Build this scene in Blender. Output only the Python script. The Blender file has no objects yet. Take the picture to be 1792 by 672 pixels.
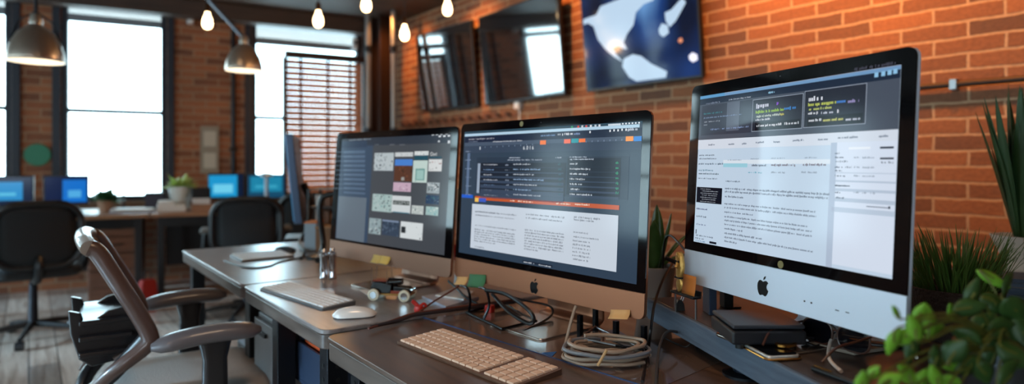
import bpy, bmesh, math, random
from mathutils import Vector, Matrix, Euler
random.seed(7)
R = math.radians
PI = math.pi
COL = bpy.context.scene.collection
# ---------------------------------------------------------------- camera model (photo treated as 1792x672)
F = 1100.0; CX = 896.0; HY = 285.0; TH = math.atan(846/1100.0); CZ = 1.16
sT, cT = math.sin(TH), math.cos(TH)
def at(px, py, d):
    "point seen at a pixel, d metres along the viewing axis"
    l = (px-CX)/F*d
    return Vector((d*sT+l*cT, d*cT-l*sT, CZ-(py-HY)/F*d))
def onz(px, py, z):
    return at(px, py, (CZ-z)*F/(py-HY))
def onX(px, py, X):
    return at(px, py, X/(sT+(px-CX)/F*cT))
EXPO = 0.0
# ---------------------------------------------------------------- materials
def lin(c):
    r = []
    for v in c[:3]:
        v = v/255.0
        r.append(v/12.92 if v <= .04045 else ((v+.055)/1.055)**2.4)
    return (r[0], r[1], r[2], 1)
MC = {}
def mat(name, col, rough=.5, metal=0, spec=.5, emit=None, es=1.0, noise=None, bump=0, bscale=40, coat=0, trans=0, ior=1.45, sheen=0, aniso=None):
    if name in MC: return MC[name]
    m = bpy.data.materials.new(name); m.use_nodes = True
    nt = m.node_tree; b = nt.nodes['Principled BSDF']
    b.inputs['Base Color'].default_value = lin(col)
    b.inputs['Roughness'].default_value = rough; b.inputs['Metallic'].default_value = metal
    b.inputs['Specular IOR Level'].default_value = spec; b.inputs['IOR'].default_value = ior
    b.inputs['Coat Weight'].default_value = coat; b.inputs['Transmission Weight'].default_value = trans
    if emit:
        b.inputs['Emission Color'].default_value = lin(emit); b.inputs['Emission Strength'].default_value = es
    tc = nt.nodes.new('ShaderNodeTexCoord')
    if noise or bump:
        n = nt.nodes.new('ShaderNodeTexNoise'); n.inputs['Scale'].default_value = (noise[1] if noise else bscale); n.inputs['Detail'].default_value = 5
        nt.links.new(tc.outputs['Object'], n.inputs['Vector'])
        if noise:
            mx = nt.nodes.new('ShaderNodeMix'); mx.data_type = 'RGBA'
            mx.inputs['A'].default_value = lin(col); mx.inputs['B'].default_value = lin(noise[0])
            nt.links.new(n.outputs['Fac'], mx.inputs['Factor']); nt.links.new(mx.outputs['Result'], b.inputs['Base Color'])
        if bump:
            n2 = nt.nodes.new('ShaderNodeTexNoise'); n2.inputs['Scale'].default_value = bscale; n2.inputs['Detail'].default_value = 4
            nt.links.new(tc.outputs['Object'], n2.inputs['Vector'])
            bp = nt.nodes.new('ShaderNodeBump'); bp.inputs['Strength'].default_value = bump; bp.inputs['Distance'].default_value = .004
            nt.links.new(n2.outputs['Fac'], bp.inputs['Height']); nt.links.new(bp.outputs['Normal'], b.inputs['Normal'])
    MC[name] = m
    return m
def scr(c, k=1.0):
    "lit screen colour under glossy glass"
    key = 'screen_%d_%d_%d_%d' % (c[0], c[1], c[2], int(k*100))
    return mat(key, (6, 7, 9), .12, spec=.25, emit=c, es=k/(2**EXPO))
def wood(name, c1, c2, rough=.35, scale=(1, 14, 14), coat=0, plank=None, bump=.15, cr=.12, gap=(20, 12, 8)):
    if name in MC: return MC[name]
    m = bpy.data.materials.new(name); m.use_nodes = True
    nt = m.node_tree; N = nt.nodes.new; L = nt.links.new; b = nt.nodes['Principled BSDF']
    tc = N('ShaderNodeTexCoord'); mp = N('ShaderNodeMapping'); mp.inputs['Scale'].default_value = scale
    L(tc.outputs['Object'], mp.inputs['Vector'])
    n = N('ShaderNodeTexNoise'); n.inputs['Scale'].default_value = 3; n.inputs['Detail'].default_value = 8; n.inputs['Distortion'].default_value = .6
    L(mp.outputs['Vector'], n.inputs['Vector'])
    r = N('ShaderNodeValToRGB'); r.color_ramp.elements[0].position = .3; r.color_ramp.elements[1].position = .7
    r.color_ramp.elements[0].color = lin(c1); r.color_ramp.elements[1].color = lin(c2)
    L(n.outputs['Fac'], r.inputs['Fac']); out = r.outputs['Color']
    if plank:
        bt = N('ShaderNodeTexBrick'); bt.inputs['Scale'].default_value = 1
        bt.inputs['Brick Width'].default_value = plank[0]; bt.inputs['Row Height'].default_value = plank[1]; bt.inputs['Mortar Size'].default_value = .003
        bt.inputs['Color1'].default_value = (.65, .65, .65, 1); bt.inputs['Color2'].default_value = (1.25, 1.2, 1.15, 1); bt.inputs['Mortar'].default_value = lin(gap)
        mp2 = N('ShaderNodeMapping'); mp2.inputs['Rotation'].default_value = (0, 0, plank[2]); L(tc.outputs['Object'], mp2.inputs['Vector']); L(mp2.outputs['Vector'], bt.inputs['Vector'])
        mx = N('ShaderNodeMix'); mx.data_type = 'RGBA'; mx.blend_type = 'MULTIPLY'; mx.inputs['Factor'].default_value = 1
        L(out, mx.inputs['A']); L(bt.outputs['Color'], mx.inputs['B']); out = mx.outputs['Result']
    L(out, b.inputs['Base Color'])
    mr = N('ShaderNodeMapRange'); mr.inputs['To Min'].default_value = rough-.08; mr.inputs['To Max'].default_value = rough+.1
    L(n.outputs['Fac'], mr.inputs['Value']); L(mr.outputs['Result'], b.inputs['Roughness'])
    b.inputs['Coat Weight'].default_value = coat; b.inputs['Coat Roughness'].default_value = cr
    bp = N('ShaderNodeBump'); bp.inputs['Strength'].default_value = bump; bp.inputs['Distance'].default_value = .002
    L(n.outputs['Fac'], bp.inputs['Height']); L(bp.outputs['Normal'], b.inputs['Normal'])
    MC[name] = m; return m
def brick(name, ca, cb, cc, mortar, bw=.225, rh=.072, ms=.007):
    m = bpy.data.materials.new(name); m.use_nodes = True
    nt = m.node_tree; N = nt.nodes.new; L = nt.links.new; b = nt.nodes['Principled BSDF']
    tc = N('ShaderNodeTexCoord'); sp = N('ShaderNodeSeparateXYZ'); cb_ = N('ShaderNodeCombineXYZ')
    L(tc.outputs['Object'], sp.inputs[0]); L(sp.outputs['X'], cb_.inputs['X']); L(sp.outputs['Z'], cb_.inputs['Y'])
    dn = N('ShaderNodeTexNoise'); dn.inputs['Scale'].default_value = 9; dn.inputs['Detail'].default_value = 3; L(tc.outputs['Object'], dn.inputs['Vector'])
    vm = N('ShaderNodeVectorMath'); vm.operation = 'SCALE'; vm.inputs['Scale'].default_value = .018; L(dn.outputs['Color'], vm.inputs[0])
    va = N('ShaderNodeVectorMath'); va.operation = 'ADD'; L(cb_.outputs[0], va.inputs[0]); L(vm.outputs[0], va.inputs[1])
    bt = N('ShaderNodeTexBrick'); bt.inputs['Scale'].default_value = 1; bt.inputs['Brick Width'].default_value = bw; bt.inputs['Row Height'].default_value = rh
    bt.inputs['Mortar Size'].default_value = ms; bt.inputs['Mortar Smooth'].default_value = .3
    bt.inputs['Color1'].default_value = lin(ca); bt.inputs['Color2'].default_value = lin(cb); bt.inputs['Mortar'].default_value = lin(mortar)
    L(va.outputs[0], bt.inputs['Vector'])
    # a second brick tex for occasional dark headers
    b2 = N('ShaderNodeTexBrick'); b2.inputs['Scale'].default_value = 1; b2.inputs['Brick Width'].default_value = bw; b2.inputs['Row Height'].default_value = rh; b2.inputs['Mortar Size'].default_value = 0
    b2.inputs['Color1'].default_value = (0, 0, 0, 1); b2.inputs['Color2'].default_value = (1, 1, 1, 1); b2.inputs['Bias'].default_value = -.2
    L(va.outputs[0], b2.inputs['Vector'])
    n = N('ShaderNodeTexNoise'); n.inputs['Scale'].default_value = 2.2; n.inputs['Detail'].default_value = 4; L(tc.outputs['Object'], n.inputs['Vector'])
    mu = N('ShaderNodeMath'); mu.operation = 'MULTIPLY'; L(b2.outputs['Color'], mu.inputs[0]); L(n.outputs['Fac'], mu.inputs[1])
    cl = N('ShaderNodeMapRange'); cl.inputs['From Min'].default_value = .25; cl.inputs['From Max'].default_value = .6; L(mu.outputs[0], cl.inputs['Value'])
    inv = N('ShaderNodeMath'); inv.operation = 'SUBTRACT'; inv.inputs[0].default_value = 1; L(bt.outputs['Fac'], inv.inputs[1])
    m3 = N('ShaderNodeMath'); m3.operation = 'MULTIPLY'; L(cl.outputs[0], m3.inputs[0]); L(inv.outputs[0], m3.inputs[1])
    mx = N('ShaderNodeMix'); mx.data_type = 'RGBA'; L(m3.outputs[0], mx.inputs['Factor']); L(bt.outputs['Color'], mx.inputs['A']); mx.inputs['B'].default_value = lin(cc)
    fn = N('ShaderNodeTexNoise'); fn.inputs['Scale'].default_value = 55; fn.inputs['Detail'].default_value = 6; L(tc.outputs['Object'], fn.inputs['Vector'])
    fr = N('ShaderNodeMapRange'); fr.inputs['To Min'].default_value = .6; fr.inputs['To Max'].default_value = 1.4; L(fn.outputs['Fac'], fr.inputs['Value'])
    mm = N('ShaderNodeVectorMath'); mm.operation = 'SCALE'; L(mx.outputs['Result'], mm.inputs[0]); L(fr.outputs[0], mm.inputs['Scale'])
    L(mm.outputs[0], b.inputs['Base Color']); b.inputs['Roughness'].default_value = .8
    ad = N('ShaderNodeMath'); ad.operation = 'MULTIPLY_ADD'; L(inv.outputs[0], ad.inputs[0]); ad.inputs[1].default_value = 1.0
    f3 = N('ShaderNodeMath'); f3.operation = 'MULTIPLY'; L(fn.outputs['Fac'], f3.inputs[0]); f3.inputs[1].default_value = .5; L(f3.outputs[0], ad.inputs[2])
    bp = N('ShaderNodeBump'); bp.inputs['Strength'].default_value = .8; bp.inputs['Distance'].default_value = .008; L(ad.outputs[0], bp.inputs['Height']); L(bp.outputs['Normal'], b.inputs['Normal'])
    return m
def thin_glass(name, tint=(235, 245, 245)):
    m = bpy.data.materials.new(name); m.use_nodes = True
    nt = m.node_tree; N = nt.nodes.new; L = nt.links.new; nt.nodes.remove(nt.nodes['Principled BSDF'])
    t = N('ShaderNodeBsdfTransparent'); t.inputs[0].default_value = lin(tint); g = N('ShaderNodeBsdfGlossy'); g.inputs['Roughness'].default_value = .02
    x = N('ShaderNodeMixShader'); x.inputs[0].default_value = .06
    L(t.outputs[0], x.inputs[1]); L(g.outputs[0], x.inputs[2]); L(x.outputs[0], nt.nodes['Material Output'].inputs[0])
    return m
# ---------------------------------------------------------------- mesh builder
class MB:
    def __init__(s): s.bm = bmesh.new(); s.mi = 0
    def _f(s, vs):
        try:
            f = s.bm.faces.new(vs); f.material_index = s.mi; return f
        except ValueError: return None
    def verts(s, pts): return [s.bm.verts.new(p) for p in pts]
    def box(s, c, sz, rot=None, mi=None):
        if mi is not None: s.mi = mi
        hx, hy, hz = sz[0]/2, sz[1]/2, sz[2]/2
        P = [Vector((x, y, z)) for z in (-hz, hz) for x, y in ((-hx, -hy), (hx, -hy), (hx, hy), (-hx, hy))]
        if rot: M = Euler(rot).to_matrix(); P = [M @ p for p in P]
        v = s.verts([p+Vector(c) for p in P])
        for q in ((3, 2, 1, 0), (4, 5, 6, 7), (0, 1, 5, 4), (1, 2, 6, 5), (2, 3, 7, 6), (3, 0, 4, 7)): s._f([v[i] for i in q])
        return s
    def b2(s, a, b, mi=None):
        return s.box([(a[i]+b[i])/2 for i in range(3)], [abs(b[i]-a[i]) for i in range(3)], None, mi)
    def tube(s, pts, r, seg=8, mi=None, caps=True, closed=False):
        if mi is not None: s.mi = mi
        pts = [Vector(p) for p in pts]; n = len(pts); rr = r if isinstance(r, (list, tuple)) else [r]*n
        rings = []; up = None
        for i, p in enumerate(pts):
            if closed: t = pts[(i+1) % n]-pts[i-1]
            else: t = pts[min(i+1, n-1)]-pts[max(i-1, 0)]
            t.normalize()
            if up is None:
                up = Vector((0, 0, 1)) if abs(t.z) < .9 else Vector((1, 0, 0))
            a = t.cross(up).normalized(); up = a.cross(t).normalized()
            rings.append(s.verts([p+(a*math.cos(2*PI*k/seg)+up*math.sin(2*PI*k/seg))*rr[i] for k in range(seg)]))
        rng = range(n) if closed else range(n-1)
        for i in rng:
            A, B = rings[i], rings[(i+1) % n]
            for k in range(seg): s._f([A[k], A[(k+1) % seg], B[(k+1) % seg], B[k]])
        if caps and not closed: s._f(rings[0][::-1]); s._f(rings[-1])
        return s
    def lathe(s, prof, c=(0, 0, 0), seg=24, mi=None, squash=1.0):
        if mi is not None: s.mi = mi
        rings = []
        for r, z in prof:
            if r < 1e-5: rings.append([s.bm.verts.new((c[0], c[1], c[2]+z))])
            else: rings.append(s.verts([(c[0]+r*math.cos(2*PI*k/seg), c[1]+r*squash*math.sin(2*PI*k/seg), c[2]+z) for k in range(seg)]))
        for A, B in zip(rings, rings[1:]):
            if len(A) == 1 and len(B) == 1: continue
            for k in range(seg):
                if len(A) == 1: s._f([A[0], B[k], B[(k+1) % seg]])
                elif len(B) == 1: s._f([A[k], A[(k+1) % seg], B[0]][::-1])
                else: s._f([A[k], A[(k+1) % seg], B[(k+1) % seg], B[k]])
        return s
    def prism(s, pts, vec, mi=None):
        "closed outline (3-D points) pushed along vec"
        if mi is not None: s.mi = mi
        vec = Vector(vec); a = s.verts(pts); b = s.verts([Vector(p)+vec for p in pts]); n = len(a)
        s._f(a[::-1]); s._f(b)
        for i in range(n): s._f([a[i], a[(i+1) % n], b[(i+1) % n], b[i]])
        return s
    def loft(s, rings, mi=None, caps=True):
        if mi is not None: s.mi = mi
        V = [s.verts(r) for r in rings]; n = len(V[0])
        for A, B in zip(V, V[1:]):
            for k in range(n): s._f([A[k], A[(k+1) % n], B[(k+1) % n], B[k]])
        if caps: s._f(V[0][::-1]); s._f(V[-1])
        return s
    def sheet(s, grid, th=0, mi=None):
        if mi is not None: s.mi = mi
        V = [s.verts(r) for r in grid]
        for i in range(len(V)-1):
            for j in range(len(V[0])-1): s._f([V[i][j], V[i+1][j], V[i+1][j+1], V[i][j+1]])
        return s
    def build(s, name, mats, parent=None, loc=None, rz=None, bevel=0, smooth=True, solid=0, rx=None, seg=2, fix=True):
        if fix: bmesh.ops.recalc_face_normals(s.bm, faces=s.bm.faces[:])
        me = bpy.data.meshes.new(name); s.bm.to_mesh(me); s.bm.free()
        if not isinstance(mats, (list, tuple)): mats = [mats]
        for m in mats: me.materials.append(m)
        o = bpy.data.objects.new(name, me); COL.objects.link(o)
        if smooth:
            for p in me.polygons: p.use_smooth = True
            try: me.set_sharp_from_angle(angle=R(38))
            except Exception: pass
        if parent: o.parent = parent
        if loc is not None: o.location = loc
        if rz is not None or rx is not None: o.rotation_euler = (rx or 0, 0, rz or 0)
        if solid:
            md = o.modifiers.new('solid', 'SOLIDIFY'); md.thickness = solid; md.offset = 0
        if bevel:
            md = o.modifiers.new('bevel', 'BEVEL'); md.width = bevel; md.segments = seg; md.limit_method = 'ANGLE'; md.angle_limit = R(40)
            md.harden_normals = True
        return o
def tag(o, label, cat=None, group=None, kind=None):
    if label: o['label'] = label
    if cat: o['category'] = cat
    if group: o['group'] = group
    if kind: o['kind'] = kind
    return o
def thing(name, label, cat, loc=(0, 0, 0), rz=0, group=None):
    o = bpy.data.objects.new(name, None); COL.objects.link(o); o.location = loc; o.rotation_euler = (0, 0, rz); o.empty_display_size = .1
    return tag(o, label, cat, group)
def struct(o): o['kind'] = 'structure'; return o
def kids(o): return [c for c in bpy.data.objects if c.parent == o]
def dup(o, loc, rz, label, parent=None):
    c = o.copy(); COL.objects.link(c)
    if parent is None: c.location = loc; c.rotation_euler = (0, 0, rz); c['label'] = label
    else: c.parent = parent
    for k in kids(o):
        if k != c: dup(k, None, None, None, c)
    return c
def rrect(w, h, r, n=5, cx=0, cz=0):
    P = []
    for sx, sz, a0 in ((1, 1, 0), (-1, 1, 90), (-1, -1, 180), (1, -1, 270)):
        for k in range(n+1):
            a = R(a0+90*k/n); P.append((cx+sx*(w/2-r)+r*math.cos(a), cz+sz*(h/2-r)+r*math.sin(a)))
    return P
def curve(P, n=8, closed=False):
    "Catmull-Rom through points"
    P = [Vector(p) for p in P]; out = []; m = len(P)
    rng = range(m) if closed else range(m-1)
    for i in rng:
        if closed: a, b, c, d = P[i-1], P[i], P[(i+1) % m], P[(i+2) % m]
        else: a, b, c, d = P[max(i-1, 0)], P[i], P[i+1], P[min(i+2, m-1)]
        for k in range(n):
            t = k/n
            out.append(.5*((2*b)+(c-a)*t+(2*a-5*b+4*c-d)*t*t+(3*b-a-3*c+d)*t**3))
    if not closed: out.append(P[-1])
    return out
def text_polys(txt, size):
    cu = bpy.data.curves.new('t', 'FONT'); cu.body = txt; cu.size = size; cu.resolution_u = 3
    o = bpy.data.objects.new('t', cu); COL.objects.link(o)
    bpy.context.view_layer.update()
    me = o.evaluated_get(bpy.context.evaluated_depsgraph_get()).to_mesh()
    V = [(v.co.x, v.co.y) for v in me.vertices]; Fc = [tuple(p.vertices) for p in me.polygons]
    o.to_mesh_clear(); bpy.data.objects.remove(o); bpy.data.curves.remove(cu)
    return V, Fc

# common materials
BLACK = mat('black_plastic', (14, 14, 16), .4)
DARKMETAL = mat('dark_metal', (32, 34, 40), .35, .6)
CHROME = mat('chrome', (215, 215, 220), .08, 1)
STEEL = mat('brushed_steel', (150, 150, 152), .32, 1)
WHITE = mat('white_plastic', (215, 215, 215), .4)
PAPER = mat('white_paper', (215, 213, 208), .8)
DESKTOP = wood('dark_stained_desktop', (74, 54, 43), (104, 78, 63), .34, (14, 1.2, 14), coat=.3, bump=0, cr=.25)
GREYTOP = wood('grey_brown_desktop', (108, 100, 98), (138, 130, 128), .32, (14, 1.2, 14), coat=.7, bump=0, cr=.26)
EDGE = wood('worn_desk_edge', (70, 58, 52), (110, 96, 88), .35, (10, 1, 10), bump=.1)
FRAME = mat('blue_black_window_frame', (30, 36, 48), .45)
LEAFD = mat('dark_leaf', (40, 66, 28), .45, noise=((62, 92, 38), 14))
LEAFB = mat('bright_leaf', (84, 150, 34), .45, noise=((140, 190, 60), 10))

# ================================================================ SETTING
HC = 1.58+CZ      # ceiling height
XW = 3.3          # brick wall with the televisions
WD = Vector((.988, -.154, 0)).normalized()     # window wall runs this way, from left to the corner
WC = Vector((XW, 6.62, 0)); WRZ = math.atan2(-WD.y, -WD.x)
WN = Vector((0, 0, 1)).cross(-WD)              # into the room
def wpx(px, off=0.0):
    "distance along the window wall from the corner where a pixel column meets it (off metres in front)"
    k = (px-CX)/F; dx, dy = sT+k*cT, cT-k*sT
    o = WC+WN*off
    # d*(dx,dy) = o - t*WD
    det = dx*WD.y-dy*WD.x
    d = (o.x*WD.y-o.y*WD.x)/det
    P = Vector((d*dx, d*dy, 0)); return (o-P).dot(WD), d
def wz(px, py, off=0.0): return CZ-(py-HY)/F*wpx(px, off)[1]
def wpt(t, off, z=0): return WC-WD*t+WN*off+Vector((0, 0, z))
BR_WARM = brick('orange_brick', (146, 92, 58), (108, 68, 46), (76, 62, 54), (176, 142, 110), .27)
BR_WIN = brick('brown_brick', (168, 104, 68), (130, 78, 52), (92, 62, 48), (168, 132, 104))
MB().b2((-6, -3.2, -.1), (XW+.3, 8.4, 0)).build('floor', wood('floor_planks', (146, 128, 116), (196, 182, 170), .3, (12, 1, 12), coat=.8, plank=(1.8, .14, PI/2), bump=.02, cr=.25), smooth=False)['kind'] = 'structure'
MB().b2((-6, -3.2, HC), (XW+.3, 8.4, HC+.15)).build('ceiling', wood('ceiling_boards', (62, 46, 36), (86, 66, 52), .6, (1, 12, 12), plank=(2.6, .16, 0)), smooth=False)['kind'] = 'structure'
def wall(name, L, H, ops, m, loc, rz, th=.3):
    b = MB(); x = 0
    for x0, x1, z0, z1 in sorted(ops):
        if x0 > x: b.b2((x, -th, 0), (x0, 0, H))
        b.b2((x0, -th, 0), (x1, 0, z0)); b.b2((x0, -th, z1), (x1, 0, H)); x = x1
    b.b2((x, -th, 0), (L, 0, H))
    return struct(b.build(name, m, loc=loc, rz=rz, smooth=False))
t2a, t2b = wpx(292)[0], wpx(107)[0]
t3a, t3b = wpx(632)[0], wpx(440)[0]
t1a = wpx(20)[0]; w_ = t2b-t2a
zb2, zt2 = wz(200, 352), wz(200, 2)
zb3, zt3 = zb2, wz(510, 42)
OPS = [(t3a, t3b, zb3, zt3), (t2a, t2b, zb2, zt2), (t1a, t1a+w_, zb2, zt2), (t1a+w_+.42, t1a+2*w_+.42, zb2, zt2), (t1a+2*w_+.84, t1a+3*w_+.84, zb2, zt2)]
wall('wall_back', 9.5, HC, OPS, BR_WIN, WC, WRZ, .14)
wall('wall_right', 10.2, HC, [], BR_WARM, (XW, -3.2, 0), PI/2)
# wall on the far left with a row of tall windows (unseen, gives the side light)
LOPS = [(1.0+i*1.55, 2.1+i*1.55, .8, 2.5) for i in range(7)]
wall('wall_left', 11.6, HC, LOPS, BR_WIN, (-5.2, 8.4, 0), -PI/2)
wall('wall_front', 8.8, HC, [(1.2, 2.4, .8, 2.4)], BR_WIN, (-5.3, -3.2, 0), 0)
GL = thin_glass('window_glass')
def window(n, t0, t1, z0, z1, origin=WC, rz=WRZ, strip=.30, mid=None):
    f = MB(); w = .05; y0, y1 = -.10, -.01
    f.b2((t0, y0, z0), (t0+w, y1, z1)); f.b2((t1-w, y0, z0), (t1, y1, z1)); f.b2((t0+w, y0, z0), (t1-w, y1, z0+w)); f.b2((t0+w, y0, z1-w), (t1-w, y1, z1))
    f.b2((t0+w, y0+.02, mid-.02), (t1-w, y1+.01, mid+.02))
    o = struct(f.build('window_%d' % n, FRAME, loc=origin, rz=rz, bevel=.004))
    g = MB(); g.b2((t0+w, -.055, z0+w), (t1-w, -.049, z1-w)); g.build('glass_pane', GL, o, smooth=False)
    r = MB(); r.b2((t0+w, -.045, z1-w-strip), (t1-w, -.012, z1-w-strip+.07)); r.build('upper_rail', mat('pale_rail', (120, 130, 140), .4), o, bevel=.003)
    s = MB(); s.b2((t0-.03, .0, z0-.05), (t1+.03, .05, z0)); s.build('window_sill', mat('sill_wood', (120, 96, 76), .5), o, bevel=.005)
    c = MB()
    for ta in (t0-.065, t1+.005): c.b2((ta, .0, z0), (ta+.06, .025, z1+.04))
    c.b2((t0-.065, .0, z1+.0), (t1+.065, .025, z1+.05)); c.build('window_casing', FRAME, o, bevel=.004)
    return o
m2 = wz(200, 195)
window(2, t2a, t2b, zb2, zt2, strip=.17, mid=m2)
window(3, t3a, t3b, zb3, zt3, strip=.19, mid=wz(470, 206))
window(1, t1a, t1a+w_, zb2, zt2, strip=.17, mid=m2)
window(4, t1a+w_+.42, t1a+2*w_+.42, zb2, zt2, strip=.17, mid=m2)
window(5, t1a+2*w_+.84, t1a+3*w_+.84, zb2, zt2, strip=.17, mid=m2)
for i, (a, b, c, d) in enumerate(LOPS): window(6+i, a, b, c, d, (-5.2, 8.4, 0), -PI/2, mid=1.7)
# baseboards
struct(MB().b2((XW-.02, -3.1, 0), (XW, 6.5, .12)).build('baseboard_right', mat('dark_trim', (40, 28, 22), .5)))
# ceiling beam over the window wall
b = MB(); b.b2((0.2, .05, HC-.16), (9, .22, HC)); struct(b.build('trim_1', wood('beam_wood', (48, 34, 28), (70, 50, 40), .6, (1, 10, 10)), loc=WC, rz=WRZ, smooth=False, bevel=.008))

# ================================================================ TELEVISIONS
def tv(px0, px1, label, image=False, yaw=0):
    a, bb = onX(px0, 300, XW-.07), onX(px1, 300, XW-.07)
    z0 = CZ+.522; z1 = CZ+1.31
    w = abs(a.y-bb.y); cy = (a.y+bb.y)/2; h = z1-z0
    T = thing('television', label, 'television', (XW, cy, z0), -PI/2, 'wall televisions in a row')
    T.rotation_euler = (R(5.5), 0, -PI/2+R(yaw))
    MB().b2((-w/2, -.068, 0), (w/2, -.03, h)).build('housing', BLACK, T, bevel=.004)
    MB().b2((-.2, -.03, h/2-.15), (.2, .03, h/2+.15)).build('wall_mount', DARKMETAL, T, bevel=.003)
    s = MB().b2((-w/2+.012, -.0705, .018), (w/2-.012, -.068, h-.012))
    if not image:
        s.build('screen', mat('dark_television_glass', (10, 13, 20), .05, spec=1.0, ior=2.3), T, smooth=False)
        return T
    m = bpy.data.materials.new('map_sea'); m.use_nodes = True; nt = m.node_tree; N = nt.nodes.new; L = nt.links.new; p = nt.nodes['Principled BSDF']
    tc = N('ShaderNodeTexCoord'); n1 = N('ShaderNodeTexNoise'); n1.inputs['Scale'].default_value = 3.5; n1.inputs['Detail'].default_value = 1; L(tc.outputs['Object'], n1.inputs['Vector'])
    sp = N('ShaderNodeSeparateXYZ'); L(tc.outputs['Object'], sp.inputs[0])
    gx = N('ShaderNodeMath'); gx.operation = 'SUBTRACT'; L(sp.outputs['X'], gx.inputs[0]); gx.inputs[1].default_value = .08
    ab = N('ShaderNodeMath'); ab.operation = 'ABSOLUTE'; L(gx.outputs[0], ab.inputs[0])
    mr = N('ShaderNodeMapRange'); mr.inputs['From Min'].default_value = .0; mr.inputs['From Max'].default_value = .22; mr.inputs['To Min'].default_value = .75; mr.inputs['To Max'].default_value = 0; L(ab.outputs[0], mr.inputs['Value'])
    mz = N('ShaderNodeMapRange'); mz.inputs['From Min'].default_value = .2; mz.inputs['From Max'].default_value = .55; L(sp.outputs['Z'], mz.inputs['Value'])
    mu = N('ShaderNodeMath'); mu.operation = 'MULTIPLY'; L(mr.outputs[0], mu.inputs[0]); L(mz.outputs[0], mu.inputs[1])
    sm = N('ShaderNodeMath'); sm.operation = 'MULTIPLY_ADD'; L(n1.outputs['Fac'], sm.inputs[0]); sm.inputs[1].default_value = .5; L(mu.outputs[0], sm.inputs[2])
    cr = N('ShaderNodeValToRGB'); e = cr.color_ramp.elements; e[0].position = .18; e[0].color = lin((12, 20, 44)); e[1].position = .95; e[1].color = lin((110, 160, 215)); k = e.new(.45); k.color = lin((28, 60, 120))
    L(sm.outputs[0], cr.inputs['Fac']); L(cr.outputs['Color'], p.inputs['Emission Color']); p.inputs['Emission Strength'].default_value = 1/(2**EXPO)
    p.inputs['Base Color'].default_value = (.004, .006, .01, 1); p.inputs['Roughness'].default_value = .08; p.inputs['Specular IOR Level'].default_value = .15
    sc = s.build('screen', m, T, smooth=False)
    def tp(cx, cy_):
        P = onX(660+cx/2.8, cy_/2.8, XW-.0708); return (-(P.y-cy), P.z-z0)
    lands = [
        [(1022, 98), (1060, 84), (1098, 72), (1122, 30), (1180, 8), (1260, -20), (1340, -60), (1390, -50), (1380, 0), (1330, 20), (1290, 60), (1275, 120), (1240, 165), (1222, 205), (1238, 238), (1222, 236), (1195, 222), (1168, 232), (1182, 262), (1205, 290), (1212, 300), (1170, 274), (1130, 236), (1098, 190), (1082, 128), (1056, 112), (1030, 120)],
        [(1218, 284), (1262, 262), (1302, 270), (1350, 308), (1424, 345), (1416, 376), (1364, 400), (1318, 418), (1272, 414), (1238, 374), (1208, 322)],
        [(1396, 140), (1412, 112), (1440, 120), (1444, 158), (1416, 178), (1398, 164)],
        [(1430, 60), (1462, 46), (1500, 6), (1520, -10), (1535, 10), (1505, 60), (1480, 100), (1450, 130), (1432, 100)],
        [(1490, 186), (1504, 180), (1510, 196), (1498, 208), (1486, 200)], [(1534, 268), (1552, 252), (1574, 262), (1576, 288), (1552, 300), (1536, 288)]]
    lb = MB()
    for i, P in enumerate(lands):
        q = [tp(*c) for c in P]; q = [(max(-w/2+.02, min(w/2-.02, x)), max(.03, min(h-.02, z))) for x, z in q]
        lb.mi = {4: 1, 5: 2}.get(i, 0); lb.prism([(x, -.0708, z) for x, z in q], (0, -.0006, 0))
    lb.build('map_continents', [scr((190, 215, 238)), scr((235, 150, 110)), scr((235, 235, 250), 1.3)], sc, smooth=False)
    return T
tv(740, 832, 'wall television furthest from the map screen, dark glass reflecting the windows', yaw=2)
tv(845, 993, 'middle wall television beside the map screen, dark glass with window and bulb reflections', yaw=-2.5)
tv(1026, 1229, 'wall television showing a blue and white map of the Americas', True)
# cable and junction box hanging under the middle television
a = onX(908, 176, XW-.02); b_ = onX(908, 205, XW-.02)
T = thing('wall_cable', 'thin pale cable dropping from under the middle wall television on the brick', 'cable', (XW, a.y, b_.z-.3))
MB().tube([(-.012, 0, 0), (-.012, 0, .42)], .008, 8).build('cable', PAPER, T)
MB().box((-.025, 0, .4), (.05, .07, .06)).build('socket_box', WHITE, T, bevel=.006)
# shadow line of a brick course
a = onX(700, 222, XW-.03); b_ = onX(905, 195, XW-.03); zz = CZ+.41
T = thing('course_shadow_row', 'long row of dark dashes modelled for the shadows of a brick course below the televisions', 'brick course', (XW, (a.y+b_.y)/2, zz), -PI/2)
Lr = abs(a.y-b_.y); rb = MB().box((0, -.012, 0), (Lr, .022, .03)).build('rail', mat('course_backing', (110, 66, 40), .6), T, bevel=.003)
for i in range(14): MB().tube([(-Lr/2+.1+i*(Lr-.2)/13, -.02, .0), (-Lr/2+.1+i*(Lr-.2)/13, -.07, .012)], .012, 8).build('shadow_dash', BLACK, T)  # small knobs shaped for the dark shadows along a brick header course
# conduit on the right brick wall
a = onX(1560, 157, XW-.03); b_ = onX(1792, 152, XW-.03)
T = thing('wall_conduit', 'dark horizontal metal conduit clipped to the brick behind the right computer', 'conduit', (XW, 0, a.z))
MB().tube([(-.03, a.y+.25, 0), (-.03, b_.y-1.2, 0)], .014, 10).build('pipe', mat('aged_pipe', (62, 48, 40), .5, .5), T)
for yy in (a.y-.02, b_.y+.25, b_.y-.4): MB().box((-.022, yy, 0), (.045, .03, .05)).build('clip', STEEL, T, bevel=.004)
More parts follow.
